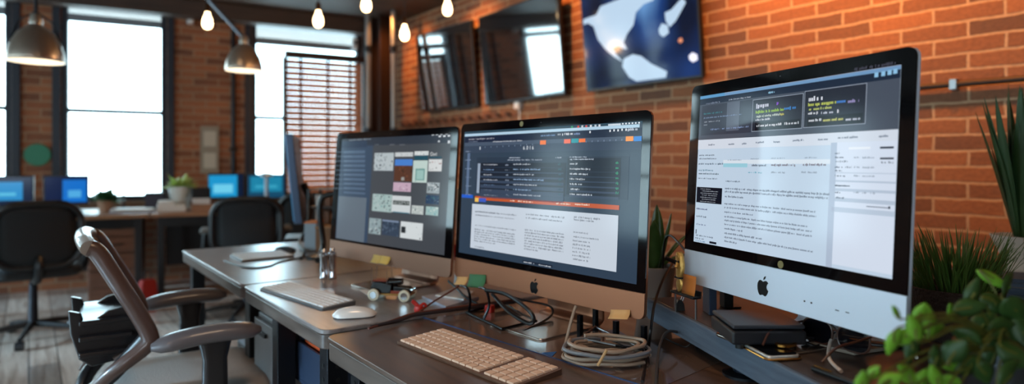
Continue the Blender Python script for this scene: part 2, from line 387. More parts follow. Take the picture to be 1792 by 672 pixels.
# corner column and pipes
c = at(667, 285, 6.75)
T = thing('steel_column', 'dark brown steel column standing in the corner beside the blinds', 'column', (c.x, c.y, 0), .2)
for n_, bx in (('web', ((-.012, -.07, .02), (.012, .07, HC-.02))),): MB().b2(*bx).build(n_, mat('column_brown', (44, 28, 22), .5, .2), T)
for s_ in (-1, 1): MB().box((0, s_*.075, HC/2), (.15, .014, HC-.03)).build('flange', MC['column_brown'], T, bevel=.002)
MB().box((0, 0, .012), (.22, .22, .02)).build('base_plate', MC['column_brown'], T)
for px, lab in ((644, 'pale grey vertical pipe on the blind side of the steel column'), (689, 'pale grey vertical pipe on the television side of the steel column')):
    c = at(px, 285, 6.5)
    T = thing('vertical_pipe', lab, 'pipe', (c.x, c.y, 0), 0, 'pipes beside the corner column')
    MB().tube([(0, 0, 0), (0, 0, HC-.01)], .028, 12).build('pipe', mat('grey_pipe', (128, 128, 128), .4, .5), T)
    for z in (.6, 1.45, 2.3): MB().tube([(0, 0, z), (0, 0, z+.07)], .036, 12).build('coupling', DARKMETAL, T)
# conduit and post on the pillar between the windows
t, d = wpx(408); p = wpt(t, .025)
T = thing('pillar_conduit', 'thin dark conduit running up the brick pillar left of the blinds', 'conduit', (p.x, p.y, 0))
MB().tube([(0, 0, .1), (0, 0, HC-.17)], .02, 10).build('pipe', DARKMETAL, T)
for z in (.5, 1.3, 2.1): MB().box((0, 0, z), (.07, .05, .03)).build('clamp', BLACK, T)
# picture / notice on the pillar
def onwall(px, py, off): t, d = wpx(px, off); return wpt(t, off, CZ-(py-HY)/F*d)
p = onwall(367, 262, .005)
T = thing('wall_notice', 'narrow pale grey panel with two square notices on the brick pillar between the windows', 'notice', p, WRZ)
MB().b2((-.085, 0, -.24), (.085, .02, .24)).build('board', mat('pale_board', (150, 138, 122), .6), T, bevel=.004)
for z in (.11, -.11): MB().b2((-.055, .02, z-.075), (.055, .023, z+.075)).build('notice_sheet', mat('cream_sheet', (196, 186, 170), .7), T)
p = onwall(66, 271, .005)
T = thing('round_sign', 'round green disc sign on the brick pillar between the left windows', 'sign', p, WRZ)
MB().tube([(0, 0, 0), (0, .025, 0)], .1, 40).build('disc', mat('sign_green', (50, 130, 100), .5), T, bevel=.003)
# small fixtures on the pillar top (white sensor)
for px, py, lab in ((333, 32, 'small white wall sensor high on the brick pillar beside the tall window'), (619, 78, 'small white wall speaker above the right end of the blinds')):
    p = onwall(px, py, .0)
    T = thing('wall_sensor', lab, 'sensor', p, WRZ)
    MB().box((0, .035, 0), (.06, .07, .13)).build('housing', WHITE, T, bevel=.012); MB().tube([(0, .07, .01), (0, .078, .01)], .02, 16).build('lens', BLACK, T)

# ================================================================ BLINDS
off = .12
ta, tb = wpx(637, off)[0], wpx(498, off)[0]; zt = wz(560, 94, off)
T = thing('venetian_blind', 'wooden venetian blind in a dark frame hanging over the window', 'blind', wpt((ta+tb)/2, off, 0), WRZ)
hw = (tb-ta)/2; BW = mat('blind_wood', (196, 146, 116), .5, noise=((170, 116, 88), 20)); BF = mat('blind_frame', (52, 30, 24), .5)
MB().b2((-hw, -.04, zt-.07), (hw, .05, zt)).build('headrail', BF, T, bevel=.005)
for s_ in (-1, 1): MB().b2((s_*hw-.02, -.04, .55), (s_*hw+.02, .05, zt-.07)).build('side_frame', BF, T, bevel=.004)
nt_ = BW.node_tree; tl = nt_.nodes.new('ShaderNodeBsdfTranslucent'); tl.inputs[0].default_value = lin((246, 176, 128)); ms_ = nt_.nodes.new('ShaderNodeMixShader'); ms_.inputs[0].default_value = .2
nt_.links.new(nt_.nodes['Principled BSDF'].outputs[0], ms_.inputs[1]); nt_.links.new(tl.outputs[0], ms_.inputs[2]); nt_.links.new(ms_.outputs[0], nt_.nodes['Material Output'].inputs[0])
z = zt-.11; sl = MB(); n = 0; zs = []
while z > .62: zs.append(z); z -= .06
for z in zs: sl.box((0, 0, z), (2*hw-.05, .062, .0035), (R(-66), 0, 0))
sl.build('slats', BW, T, smooth=False)
for x in (-hw*.62, -.02, hw*.62): MB().b2((x-.012, .024, .62), (x+.012, .027, zt-.07)).build('ladder_tape', mat('tape_brown', (110, 52, 36), .8), T)
MB().b2((-hw+.025, -.03, .57), (hw-.025, .03, .6)).build('bottom_rail', BW, T, bevel=.004)

# ================================================================ HANGING BULBS AND PENDANTS
GLOW = mat('bulb_glow', (255, 220, 170), .3, emit=(255, 214, 160), es=9)
SOCK = mat('brass_socket', (80, 52, 30), .35, .8)
def bulb_at(px, py, d, label, r=.036, h=.13):
    c = at(px, py, d)
    T = thing('hanging_bulb', label, 'light bulb', (c.x, c.y, c.z-h/2), 0, 'bare filament bulbs hanging from the ceiling')
    MB().lathe([(0, 0), (r*.55, .006), (r*.9, .022), (r, .045), (r*.88, .075), (r*.55, .105), (r*.4, h)], seg=18).build('bulb', GLOW, T)
    MB().lathe([(0, h-.004), (r*.48, h-.004), (r*.5, h+.045), (r*.3, h+.055), (0, h+.055)], seg=14).build('socket', SOCK, T)
    MB().tube([(0, 0, h+.05), (0, 0, HC-(c.z-h/2))], .004, 6).build('cord', BLACK, T)
    MB().lathe([(0, 0), (.045, 0), (.045, .012), (.02, .022), (0, .022)], (0, 0, HC-(c.z-h/2)-.022), 16).build('ceiling_rose', BLACK, T)
bulb_at(363, 36, 4.6, 'bare glowing bulb hanging above the brick pillar left of the small pendant lamp')
bulb_at(557, 33, 4.6, 'bare glowing bulb hanging just above the top of the blinds')
bulb_at(641, 6, 4.6, 'bare glowing bulb near the top edge, beside the steel column')
bulb_at(708, 57, 4.9, 'bare glowing bulb just left of the furthest wall television')
bulb_at(783, 13, 4.9, 'bare glowing bulb above the furthest wall television')
SHADE = mat('pendant_metal', (176, 160, 146), .3, .85); SHIN = mat('shade_inner', (240, 232, 215), .5, emit=(255, 240, 215), es=.9)
def pendant(px, py_rim, d, rad, label, arm):
    c = at(px, py_rim, d); H = rad*1.55
    T = thing('pendant_lamp', label, 'lamp', c, 0, 'metal dome pendant lamps')
    prof = [(rad, 0), (rad*1.0, .02), (rad*.97, H*.25), (rad*.86, H*.5), (rad*.66, H*.75), (rad*.35, H*.93), (rad*.2, H)]
    MB().lathe(prof, seg=36).build('shade', SHADE, T, solid=.003)
    MB().lathe([(r*.975, z+.001) for r, z in prof], seg=36).build('shade_lining', SHIN, T)
    MB().lathe([(0, 0), (.03, .012), (.04, .04), (.03, .075), (.018, .1)], (0, 0, .03), 18).build('bulb', mat('pendant_bulb', (255, 240, 220), .3, emit=(255, 236, 205), es=8), T)
    MB().lathe([(rad*.22, 0), (rad*.24, .03), (rad*.2, .07), (.0, .075)], (0, 0, H-.005), 20).build('cap', mat('cap_metal', (150, 140, 130), .3, .8), T)
    top = HC-c.z
    if arm:
        e = at(arm[0], arm[1], d)-c
        k = (top-H-.07)/max(e.z-H-.07, .01); q = Vector((0, 0, H+.06)).lerp(e, k); q.z = top
        MB().tube([(0, 0, H+.05), q], .016, 10).build('arm', mat('arm_metal', (90, 92, 100), .4, .7), T)
    else:
        MB().tube([(0, 0, H+.05), (0, 0, top)], .012, 10).build('stem', DARKMETAL, T)
        y = MB()
        for s_ in (-1, 1): y.tube([(s_*rad*.9, 0, H*.45), (s_*rad*.55, 0, H*1.1), (0, 0, H*1.35)], .006, 8)
        y.build('yoke', DARKMETAL, T)
    MB().lathe([(0, 0), (.05, 0), (.05, .015), (0, .02)], ((q.x if arm else 0), (q.y if arm else 0), top-.02), 16).build('ceiling_rose', DARKMETAL, T)
pendant(63, 108, 4.0, .152, 'larger metal dome pendant lamp hanging in front of the leftmost brick pillar', None)
pendant(427, 124, 5.2, .143, 'smaller metal dome pendant lamp hung from a slanted arm left of the blinds', (385, 18))

# ================================================================ BACK ROW OF DESKS ALONG THE WINDOWS
def hard_desk(T, x0, x1, y0, y1, z, th, top, legmat, legs=((0, 0), (1, 0), (0, 1), (1, 1)), lw=.05, inset=.05, edge=None):
    MB().b2((x0, y0, z-th), (x1, y1, z)).build('desktop', top, T, bevel=.006, seg=3)
    for i, j in legs:
        x = x0+inset if i == 0 else x1-inset-lw; y = y0+inset if j == 0 else y1-inset-lw
        MB().b2((x, y, 0), (x+lw, y+lw, z-th)).build('leg', legmat, T, bevel=.003)
    MB().b2((x0+inset+lw, y1-inset-.03, z-th-.08), (x1-inset-lw, y1-inset, z-th)).build('apron', legmat, T, bevel=.002)
BZ = .745; offD = 1.12
LIGHTWOOD = wood('back_desk_wood', (130, 92, 66), (165, 122, 90), .4, (1, 12, 12))
ts = [wpx(-160, offD)[0], wpx(262, offD)[0], wpx(520, offD)[0]]
DB = []
for i, lab in ((0, 'long wooden desk under the large window, holding two blue monitors'), (1, 'wooden desk below the brick pillar, holding papers and a blue monitor')):
    t0, t1 = ts[i+1], ts[i]; p = wpt(t0+.005, .2, 0)
    T = thing('window_desk', lab, 'desk', p, WRZ, 'desks along the window wall')
    hard_desk(T, 0, t1-t0-.01, 0, offD-.2, BZ, .035, LIGHTWOOD, BLACK)
    MB().b2((.12, .1, .2), (t1-t0-.12, .13, .62)).build('modesty_panel', BLACK, T)
# drawer cabinet under desk
t0, t1 = wpx(262, offD-.05)[0]+.06, wpx(168, offD-.05)[0]+.06
T = thing('drawer_cabinet', 'brown wooden pedestal of drawers under the window desk', 'cabinet', wpt(t0, .45, 0), WRZ)
w = t1-t0; CAB = wood('cabinet_wood', (96, 60, 42), (122, 80, 58), .45, (1, 12, 12))
MB().b2((0, 0, .02), (w, .58, .70)).build('body', CAB, T, bevel=.004)
for k in range(5):
    dr = MB().b2((.012, .58, .035+k*.133), (w-.012, .6, .155+k*.133)).build('drawer', CAB, T, bevel=.003)
    MB().tube([(w/2-.06, .612, .1+k*.133), (w/2+.06, .612, .1+k*.133)], .007, 8).build('handle', mat('handle_dark', (60, 38, 26), .4), dr)
def flat_monitor(px0, px1, py0, py1, off, label, cols, grp='blue monitors on the window desks'):
    pc = (px0+px1)/2; t, d = wpx(pc, off); wdt = abs(wpx(px0, off)[0]-wpx(px1, off)[0]); h = (py1-py0)/F*d
    zb = CZ-(py1-HY)/F*d; p = wpt(t, off, BZ)
    T = thing('monitor', label, 'monitor', p, WRZ+PI, grp)   # local -y toward the room
    zb = max(zb-BZ, .06)
    MB().b2((-wdt/2, 0, zb), (wdt/2, .03, zb+h)).build('housing', BLACK, T, bevel=.004)
    s = MB().b2((-wdt/2+.012, -.002, zb+.014), (wdt/2-.012, 0, zb+h-.012), 0)
    x0, x1, z0, z1 = cols[2]
    s.b2((-wdt/2+x0*wdt, -.003, zb+z0*h), (-wdt/2+x1*wdt, -.002, zb+z1*h), 1)
    s.b2((-wdt/2+(x0+.12)*wdt, -.004, zb+(z0+.15)*h), (-wdt/2+(x1-.12)*wdt, -.003, zb+(z1-.35)*h), 2)
    s.build('screen', [scr(cols[0]), scr(cols[1]), scr(cols[3])], T, smooth=False)
    MB().b2((-.025, .03, 0), (.025, .05, zb+h*.5)).build('stand', BLACK, T, bevel=.003)
    MB().b2((-.11, -.05, 0), (.11, .13, .012)).build('foot', BLACK, T, bevel=.004)
flat_monitor(-40, 60, 308, 362, .62, 'blue monitor at the far left end of the window desk, behind the dark chair', ((18, 34, 62), (40, 140, 200), (.1, .8, .2, .8), (90, 190, 225)))
flat_monitor(76, 156, 308, 360, .62, 'blue monitor on the window desk just left of the small pot plant', ((14, 30, 66), (20, 110, 200), (.42, .95, .1, .85), (80, 170, 225)))
flat_monitor(364, 428, 303, 348, .55, 'bright cyan monitor on the window desk under the pale wall notice', ((16, 30, 56), (30, 150, 205), (.03, .8, .08, .92), (110, 205, 235)))
flat_monitor(432, 500, 306, 350, .5, 'teal monitor on the window desk below the narrow window', ((24, 74, 104), (30, 130, 165), (.1, .9, .3, .9), (60, 165, 195)))
def pot_plant(name, label, p, rz, pr, ph, n, leaf_len, mleaf, mpot, spread=1.0, lean=.0, leafw=.02, seedv=1, cat='plant', bushy=True, grp=None):
    rnd = random.Random(seedv)
    T = thing(name, label, cat, p, rz, grp)
    MB().lathe([(0, 0), (pr*.72, 0), (pr, ph), (pr*.92, ph), (pr*.9, ph-.015), (0, ph-.015)], seg=28).build('pot', mpot, T)
    MB().lathe([(0, ph-.012), (pr*.88, ph-.013)], seg=20).build('soil', mat('soil', (30, 22, 16), .9), T)
    f = MB()
    for i in range(n):
        a = rnd.uniform(0, 2*PI); el = rnd.uniform(.25, 1.25)*spread if bushy else rnd.uniform(.02, .42)*spread
        L_ = leaf_len*rnd.uniform(.6, 1.0); base = Vector((math.cos(a)*pr*.4*rnd.random(), math.sin(a)*pr*.4*rnd.random(), ph-.015))
        leafblade(f, base, a, el, L_, leafw*rnd.uniform(.7, 1.2), rnd.uniform(.2, .9) if bushy else rnd.uniform(.0, .7), rnd)
    f.build('foliage', mleaf, T, solid=.0012)
    return T
def leafblade(f, base, az, el, L_, w, droop, rnd, n=6, stem=.0):
    "a curved leaf: el = angle from vertical at the root, droop adds more toward the tip"
    g = []; p = Vector(base); side = Vector((-math.sin(az), math.cos(az), 0)); step = L_/n
    for i in range(n+1):
        t = i/n; ww = w*(math.sin(PI*min(1, (t*.93+.07)))**.7)*.5 if stem == 0 else (w*.06 if t < stem else w*.5*max(.03, math.sin(PI*(t-stem)/(1-stem)))**.75)
        e = el+droop*t*1.4; dr = Vector((math.cos(az)*math.sin(e), math.sin(az)*math.sin(e), math.cos(e)))
        nrm = side.cross(dr)
        g.append([p-side*ww+nrm*ww*.25, p, p+side*ww+nrm*ww*.25]); p = p+dr*step
    f.sheet(g)
TERRA = mat('terracotta_pot', (150, 110, 84), .7); WPOT = mat('white_pot', (205, 200, 192), .45); DPOT = mat('dark_pot', (38, 30, 27), .5)
def ondesk(px, off): t, d = wpx(px, off); return wpt(t, off, BZ)
pot_plant('pot_plant', 'small leafy plant in a clay pot on the window desk, before the large window', ondesk(186, .75), 0, .07, .1, 60, .15, mat('back_leaf', (40, 92, 50), .5), TERRA, seedv=3, leafw=.05)
pot_plant('pot_plant', 'yellow-green plant in a white pot on the window desk beside the large window', ondesk(316, .6), 0, .1, .2, 50, .16, mat('lime_leaf', (170, 190, 90), .5), WPOT, seedv=4, leafw=.05)
def lump(name, label, cat, p, rz, parts, grp=None, bev=.004):
    T = thing(name, label, cat, p, rz, grp)
    for nm, a, b2_, m in parts: MB().b2(a, b2_).build(nm, m, T, bevel=bev)
    return T
# paper rolls / books / green cup etc. on the window desks
lump('paper_stack', 'loose stack of white paper leaning on the window desk beside the white plant pot', 'paper', ondesk(300, .85), WRZ, [('sheets', (-.11, -.12, 0), (.11, .12, .05), PAPER), ('folded_sheet', (-.02, -.08, .05), (.1, .1, .09), PAPER)])
lump('storage_box', 'small dark box on the window desk beside the large window corner', 'box', ondesk(270, .55), WRZ, [('box_body', (-.07, -.07, 0), (.07, .07, .13), mat('slate', (62, 62, 78), .6)), ('lid', (-.075, -.075, .13), (.075, .075, .15), BLACK)])
lump('storage_box', 'black and white box on the window desk left of the cyan monitor', 'box', ondesk(352, .72), WRZ, [('box_body', (-.07, -.07, 0), (.07, .07, .1), WHITE), ('lid', (-.075, -.075, .1), (.075, .075, .19), BLACK)])
T = thing('cup', 'bright green cup on the window desk in front of the cyan monitor', 'cup', ondesk(394, 1.02), 0)
MB().lathe([(0, 0), (.035, 0), (.042, .09), (.038, .09), (.032, .006), (0, .006)], seg=20).build('cup_body', mat('green_cup', (70, 165, 70), .4), T)
MB().tube(curve([(.038, 0, .075), (.065, 0, .065), (.062, 0, .03), (.034, 0, .02)], 5), .005, 8).build('handle', MC['green_cup'], T)
lump('book', 'thick pale book lying flat on the window desk between two blue monitors', 'book', ondesk(232, .9), WRZ, [('cover', (-.16, -.1, 0), (.16, .1, .012), mat('grey_cover', (130, 132, 150), .6)), ('pages', (-.155, -.095, .012), (.155, .095, .03), PAPER)])
T = thing('desk_lamp', 'small dark bent desk lamp beside the clay plant pot on the window desk', 'lamp', ondesk(216, .55), 0)
MB().lathe([(0, 0), (.06, 0), (.06, .012), (.02, .02), (0, .02)], seg=20).build('base', BLACK, T)
MB().tube(curve([(0, 0, .015), (.0, 0, .16), (-.05, 0, .2), (-.1, .0, .17)], 6), .007, 8).build('arm', BLACK, T)
MB().lathe([(.045, 0), (.04, .03), (.015, .06), (0, .06)], (-.11, 0, .12), 18).build('shade', BLACK, T, solid=.002)
T = thing('desk_organizer', 'tan cardboard tray on the window desk left of the green cup', 'tray', ondesk(364, .95), WRZ)
MB().b2((-.13, -.1, 0), (.13, .1, .006)).build('tray_floor', TERRA, T)
for a, b2_ in (((-.13, -.1, .006), (.13, -.094, .05)), ((-.13, .094, .006), (.13, .1, .05)), ((-.13, -.094, .006), (-.124, .094, .05)), ((.124, -.094, .006), (.13, .094, .05))):
    MB().b2(a, b2_).build('side_wall', TERRA, T)
p = ondesk(437, .8); p.z = BZ
T = thing('desk_lamp', 'tall pale desk lamp post standing in front of the teal monitor', 'lamp', ondesk(466, .85), 0)
MB().lathe([(0, 0), (.09, 0), (.09, .02), (.03, .04), (0, .04)], seg=20).build('base', WHITE, T)
MB().tube([(0, 0, .03), (0, 0, .30)], .018, 10).build('post', mat('pale_metal', (170, 180, 190), .35, .5), T)
MB().lathe([(0, .33), (.05, .32), (.06, .29), (.02, .28), (0, .28)], seg=18).build('lamp_head', MC['pale_metal'], T)

# ================================================================ OFFICE CHAIRS (dark ones behind)
MESHB = mat('black_mesh', (16, 16, 18), .7, bump=.4, bscale=300)
def star_base(T, r=.3, m=BLACK, hub=.38):
    MB().tube([(0, 0, .09), (0, 0, hub)], [.03, .022], 12).build('gas_lift', DARKMETAL, T)
    for k in range(5):
        a = 2*PI*k/5+.3; dx, dy = math.cos(a), math.sin(a)
        l = MB().tube([(0, 0, .1), (dx*r*.6, dy*r*.6, .085), (dx*r, dy*r, .065)], [.024, .018, .014], 8).build('base_spoke', m, T)
        c = MB(); c.tube([(dx*r-dy*.022, dy*r+dx*.022, .028), (dx*r+dy*.022, dy*r-dx*.022, .028)], .028, 14); c.build('caster', BLACK, l)
def dark_chair(p, rz, label):
    T = thing('office_chair', label, 'chair', p, rz, 'black mesh office chairs at the window desks')  # faces local +x
    MB().loft([[(x, y, z) for x, y in rrect(.48*k, .5*k, .1*k)] for k, z in ((.9, .42), (1, .44), (1, .475), (.93, .495))]).build('seat', MESHB, T)
    fr = [(-.25+.05*abs(z-.62)/.4 - (.09 if z > .8 else 0)*(z-.8)/.2, y, z) for y, z in rrect(.46, .40, .13, 6, 0, .70)]
    fr = [Vector(q) for q in fr]
    MB().tube(fr, .022, 8, closed=True).build('back_frame', BLACK, T)
    g = []
    for i in range(9):
        z = .52+i*.36/8; hw_ = .2 if .56 < z < .84 else .15
        g.append([(-.25-.02*(1-(2*j/8-1)**2)+.05*abs(z-.62)/.4 - (.09 if z > .8 else 0)*(z-.8)/.2, (2*j/8-1)*hw_, z) for j in range(9)])
    MB().sheet(g).build('backrest', MESHB, T, solid=.012)
    MB().tube(curve([(-.24, 0, .58), (-.28, 0, .5), (-.2, 0, .41), (0, 0, .4)], 5), .025, 8).build('back_support', BLACK, T)
    for s_ in (-1, 1):
        MB().tube(curve([(0, s_*.24, .42), (0, s_*.29, .46), (.0, s_*.29, .6), (0, s_*.28, .64)], 5), .018, 8).build('arm_post', BLACK, T)
        MB().box((0.02, s_*.28, .66), (.26, .075, .03)).build('armrest', mat('grey_pad', (90, 88, 84), .5), T, bevel=.012, seg=3)
    star_base(T)
    return T
dark_chair((at(58, 400, 4.15)*1).xy.to_3d(), PI/2+.1, 'large black mesh office chair at the left, back turned, before the blue monitors')
dark_chair((at(432, 400, 4.75)*1).xy.to_3d(), PI/2-.25, 'black mesh office chair beyond the far workbench, back turned, before the cyan monitor')
dark_chair((at(548, 400, 5.35)*1).xy.to_3d(), PI/2-.5, 'black mesh office chair mostly hidden behind the far workbench near the blinds')

# ================================================================ THE THREE WORK DESKS
DZ = CZ-.42; DZB = CZ-.412
A0 = onz(552, 590, DZ); B0 = onz(420, 500, DZB); B1 = onz(545, 579, DZB); C0 = onz(305, 439, DZB); C1 = onz(403, 497, DZB)
X0 = .57
DEPTH = .98
def desk(name, label, y0, y1, z, top, th=.05, x0=X0, x1=X0+DEPTH, skirt=True):
    T = thing(name, label, 'desk', (x0, y0, 0), 0, 'work desks in a row below the televisions')
    w, l = x1-x0, y1-y0
    # slab with rounded front corners, top and edge band
    o = rrect(w, l, .03, 4, w/2, l/2)
    MB().prism([(a, b, z-.012) for a, b in o], (0, 0, .012), 0).build('desktop', top, T, bevel=.003)
    o2 = rrect(w-.004, l-.004, .03, 4, w/2, l/2)
    MB().prism([(a, b, z-th) for a, b in o2], (0, 0, th-.0125), 0).build('edge_band', EDGE, T, bevel=.004)
    return T
ya_end = -.9
DA = desk('work_desk', 'front brown wooden desk carrying the middle computer and the pale keyboard', ya_end, A0.y, DZ, DESKTOP, .055)
DBk = desk('work_desk', 'middle grey-brown desk carrying the left computer, white mouse and toy car', A0.y+.012, B0.y, DZB, GREYTOP)
DC = desk('work_desk', 'far grey-brown desk with the blurred white keyboard and side-on monitor', B0.y+.012, C0.y, DZB, GREYTOP)
PERF = mat('perforated_leg', (26, 28, 34), .4, .6)
def dleg(T, x, y, z, w=.05, d=.05, m=PERF, holes=False):
    l = MB().b2((x, y, 0), (x+w, y+d, z)).build('leg', m, T, bevel=.003)
    if holes:
        h = MB()
        for k in range(18):
            zz = z-.05-k*.035
            if zz > .03: h.tube([(x-.0015, y+d/2, zz), (x+.001, y+d/2, zz)], .006, 10); h.tube([(x+w/2, y-.0015, zz), (x+w/2, y+.001, zz)], .006, 10)
        h.build('slot_holes', mat('slot_black', (4, 4, 5), .6), l)
lA = A0.y-ya_end
for x, y, hl in ((.045, lA-.10, 1), (.045, .05, 0), (DEPTH-.12, lA-.10, 0), (DEPTH-.12, .05, 0)): dleg(DA, x, y, DZ-.055, .05, .05, PERF, hl)
MB().b2((.05, .12, DZ-.14), (.075, lA-.12, DZ-.056)).build('front_rail', BLACK, DA, bevel=.002)
lB = B0.y-A0.y-.012
for x, y, hl in ((.02, .02, 1), (.02, lB-.31, 0), (DEPTH-.12, .03, 0), (DEPTH-.12, lB-.1, 0)): dleg(DBk, x, y, DZB-.05, .055, .055, PERF, hl)
lC = C0.y-B0.y-.012
for x, y in ((.03, .02), (.03, lC-.09), (DEPTH-.12, .03), (DEPTH-.12, lC-.1)): dleg(DC, x, y, DZB-.05, .055, .055, BLACK)
# things under the middle desk: pale cabinet, drawer with orange folders
T = thing('filing_cabinet', 'pale grey steel cabinet standing under the middle desk', 'cabinet', (X0+.045, B0.y-.235, 0), 0)
PG = mat('pale_grey_steel', (140, 142, 145), .4, .2)
MB().b2((0, 0, .02), (.5, .21, .66)).build('body', PG, T, bevel=.005)
for k in range(3):
    d_ = MB().b2((-.016, .008, .04+k*.205), (0, .202, .235+k*.205)).build('drawer', PG, T, bevel=.003)
    MB().box((-.02, .105, .2+k*.205), (.01, .09, .012)).build('handle', DARKMETAL, d_)
T = thing('open_bin', 'dark blue open bin hanging under the middle desk holding orange folders', 'bin', (X0+.085, A0.y+.19, DZB-.255), 0)
NB = mat('navy_bin', (34, 46, 66), .5)
MB().b2((0, 0, 0), (.4, .27, .01)).build('bin_floor', NB, T)
MB().b2((0, 0, .01), (.008, .27, .12)).build('front_panel', NB, T, bevel=.002)
for y in (0, .262): MB().b2((.008, y, .01), (.4, y+.008, .2)).build('side_panel', NB, T, bevel=.002)
MB().b2((.392, .008, .01), (.4, .262, .2)).build('back_panel', NB, T)
for k, cc in enumerate(((200, 80, 36), (176, 52, 28), (214, 104, 50))):
    lump('folder', ('bright orange folder nearest the front of the dark blue bin', 'red-orange folder in the middle of the dark blue bin', 'pale orange folder at the back of the dark blue bin')[k], 'folder', (X0+.105+k*.08, A0.y+.215, DZB-.244), .0,
         [('folder_cover', (0, 0, 0), (.05, .22, .15-.01*k), mat('folder_%d' % k, cc, .6)), ('paper_sheets', (.008, .008, .15-.01*k), (.042, .21, .158-.01*k), PAPER)], 'orange folders in the bin', .002)
# under the far desk: pc tower
T = thing('computer_tower', 'silver-grey computer tower standing under the far desk', 'computer', (X0+.12, C1.y+.25, 0), 0)
MB().b2((0, 0, .015), (.45, .2, .47)).build('case', PG, T, bevel=.006)
MB().b2((-.012, .005, .02), (0, .195, .465)).build('front_panel', mat('tower_front', (110, 112, 118), .4, .4), T, bevel=.004)
for z in (.42, .37): MB().b2((-.016, .02, z-.015), (-.012, .18, z+.015)).build('drive_slot', BLACK, T)
MB().tube([(-.012, .1, .3), (-.017, .1, .3)], .012, 16).build('power_button', CHROME, T)
# waste bin further back
T = thing('storage_bag', 'small red bag on the floor between the window desks', 'bag', (at(258, 430, 4.9)).xy.to_3d(), .3)
T.scale = (.55, .55, .9)
MB().loft([[(x, y, z) for x, y in rrect(.24*k, .14*k, .04*k)] for k, z in ((.8, 0), (1, .03), (1.05, .12), (.95, .24), (.7, .28))]).build('bag_body', mat('red_bag', (150, 30, 22), .6), T)
MB().tube(curve([(-.05, 0, .27), (-.04, 0, .35), (.04, 0, .35), (.05, 0, .27)], 6), .006, 8).build('handle', BLACK, T)

# ================================================================ DESKTOP COMPUTERS
WARMLIT = mat('warm_lit_aluminium', (158, 104, 76), .38, .75)  # warm reflection of the surroundings put into the metal colour
WARMLIT2 = mat('warm_lit_grey_aluminium', (150, 112, 92), .38, .75)  # same warm reflection put into a greyer metal colour
COOLLIT = mat('window_lit_aluminium', (214, 228, 246), .45, .2)  # bluish window light put into the metal colour
GLASSB = mat('black_bezel_glass', (5, 6, 9), .05, spec=.5, coat=0)
def apple_polys(b, s_, cx, cz, q):
    P = [(0, .30), (.12, .36), (.26, .40), (.38, .36), (.47, .27), (.385, .19), (.34, .08), (.335, -.04), (.385, -.15), (.50, -.23), (.46, -.38), (.38, -.52), (.27, -.62), (.16, -.62), (.05, -.57), (-.05, -.57), (-.17, -.62), (-.28, -.61), (-.40, -.46), (-.48, -.26), (-.51, -.04), (-.49, .16), (-.40, .31), (-.27, .39), (-.13, .36)]
    Lf = [(.02, .42), (.03, .54), (.10, .65), (.22, .71), (.21, .59), (.14, .48)]
    for Q in (P, Lf): b.prism([(cx+x*s_, q, cz+z*s_) for x, z in Q], (0, -.0006, 0))
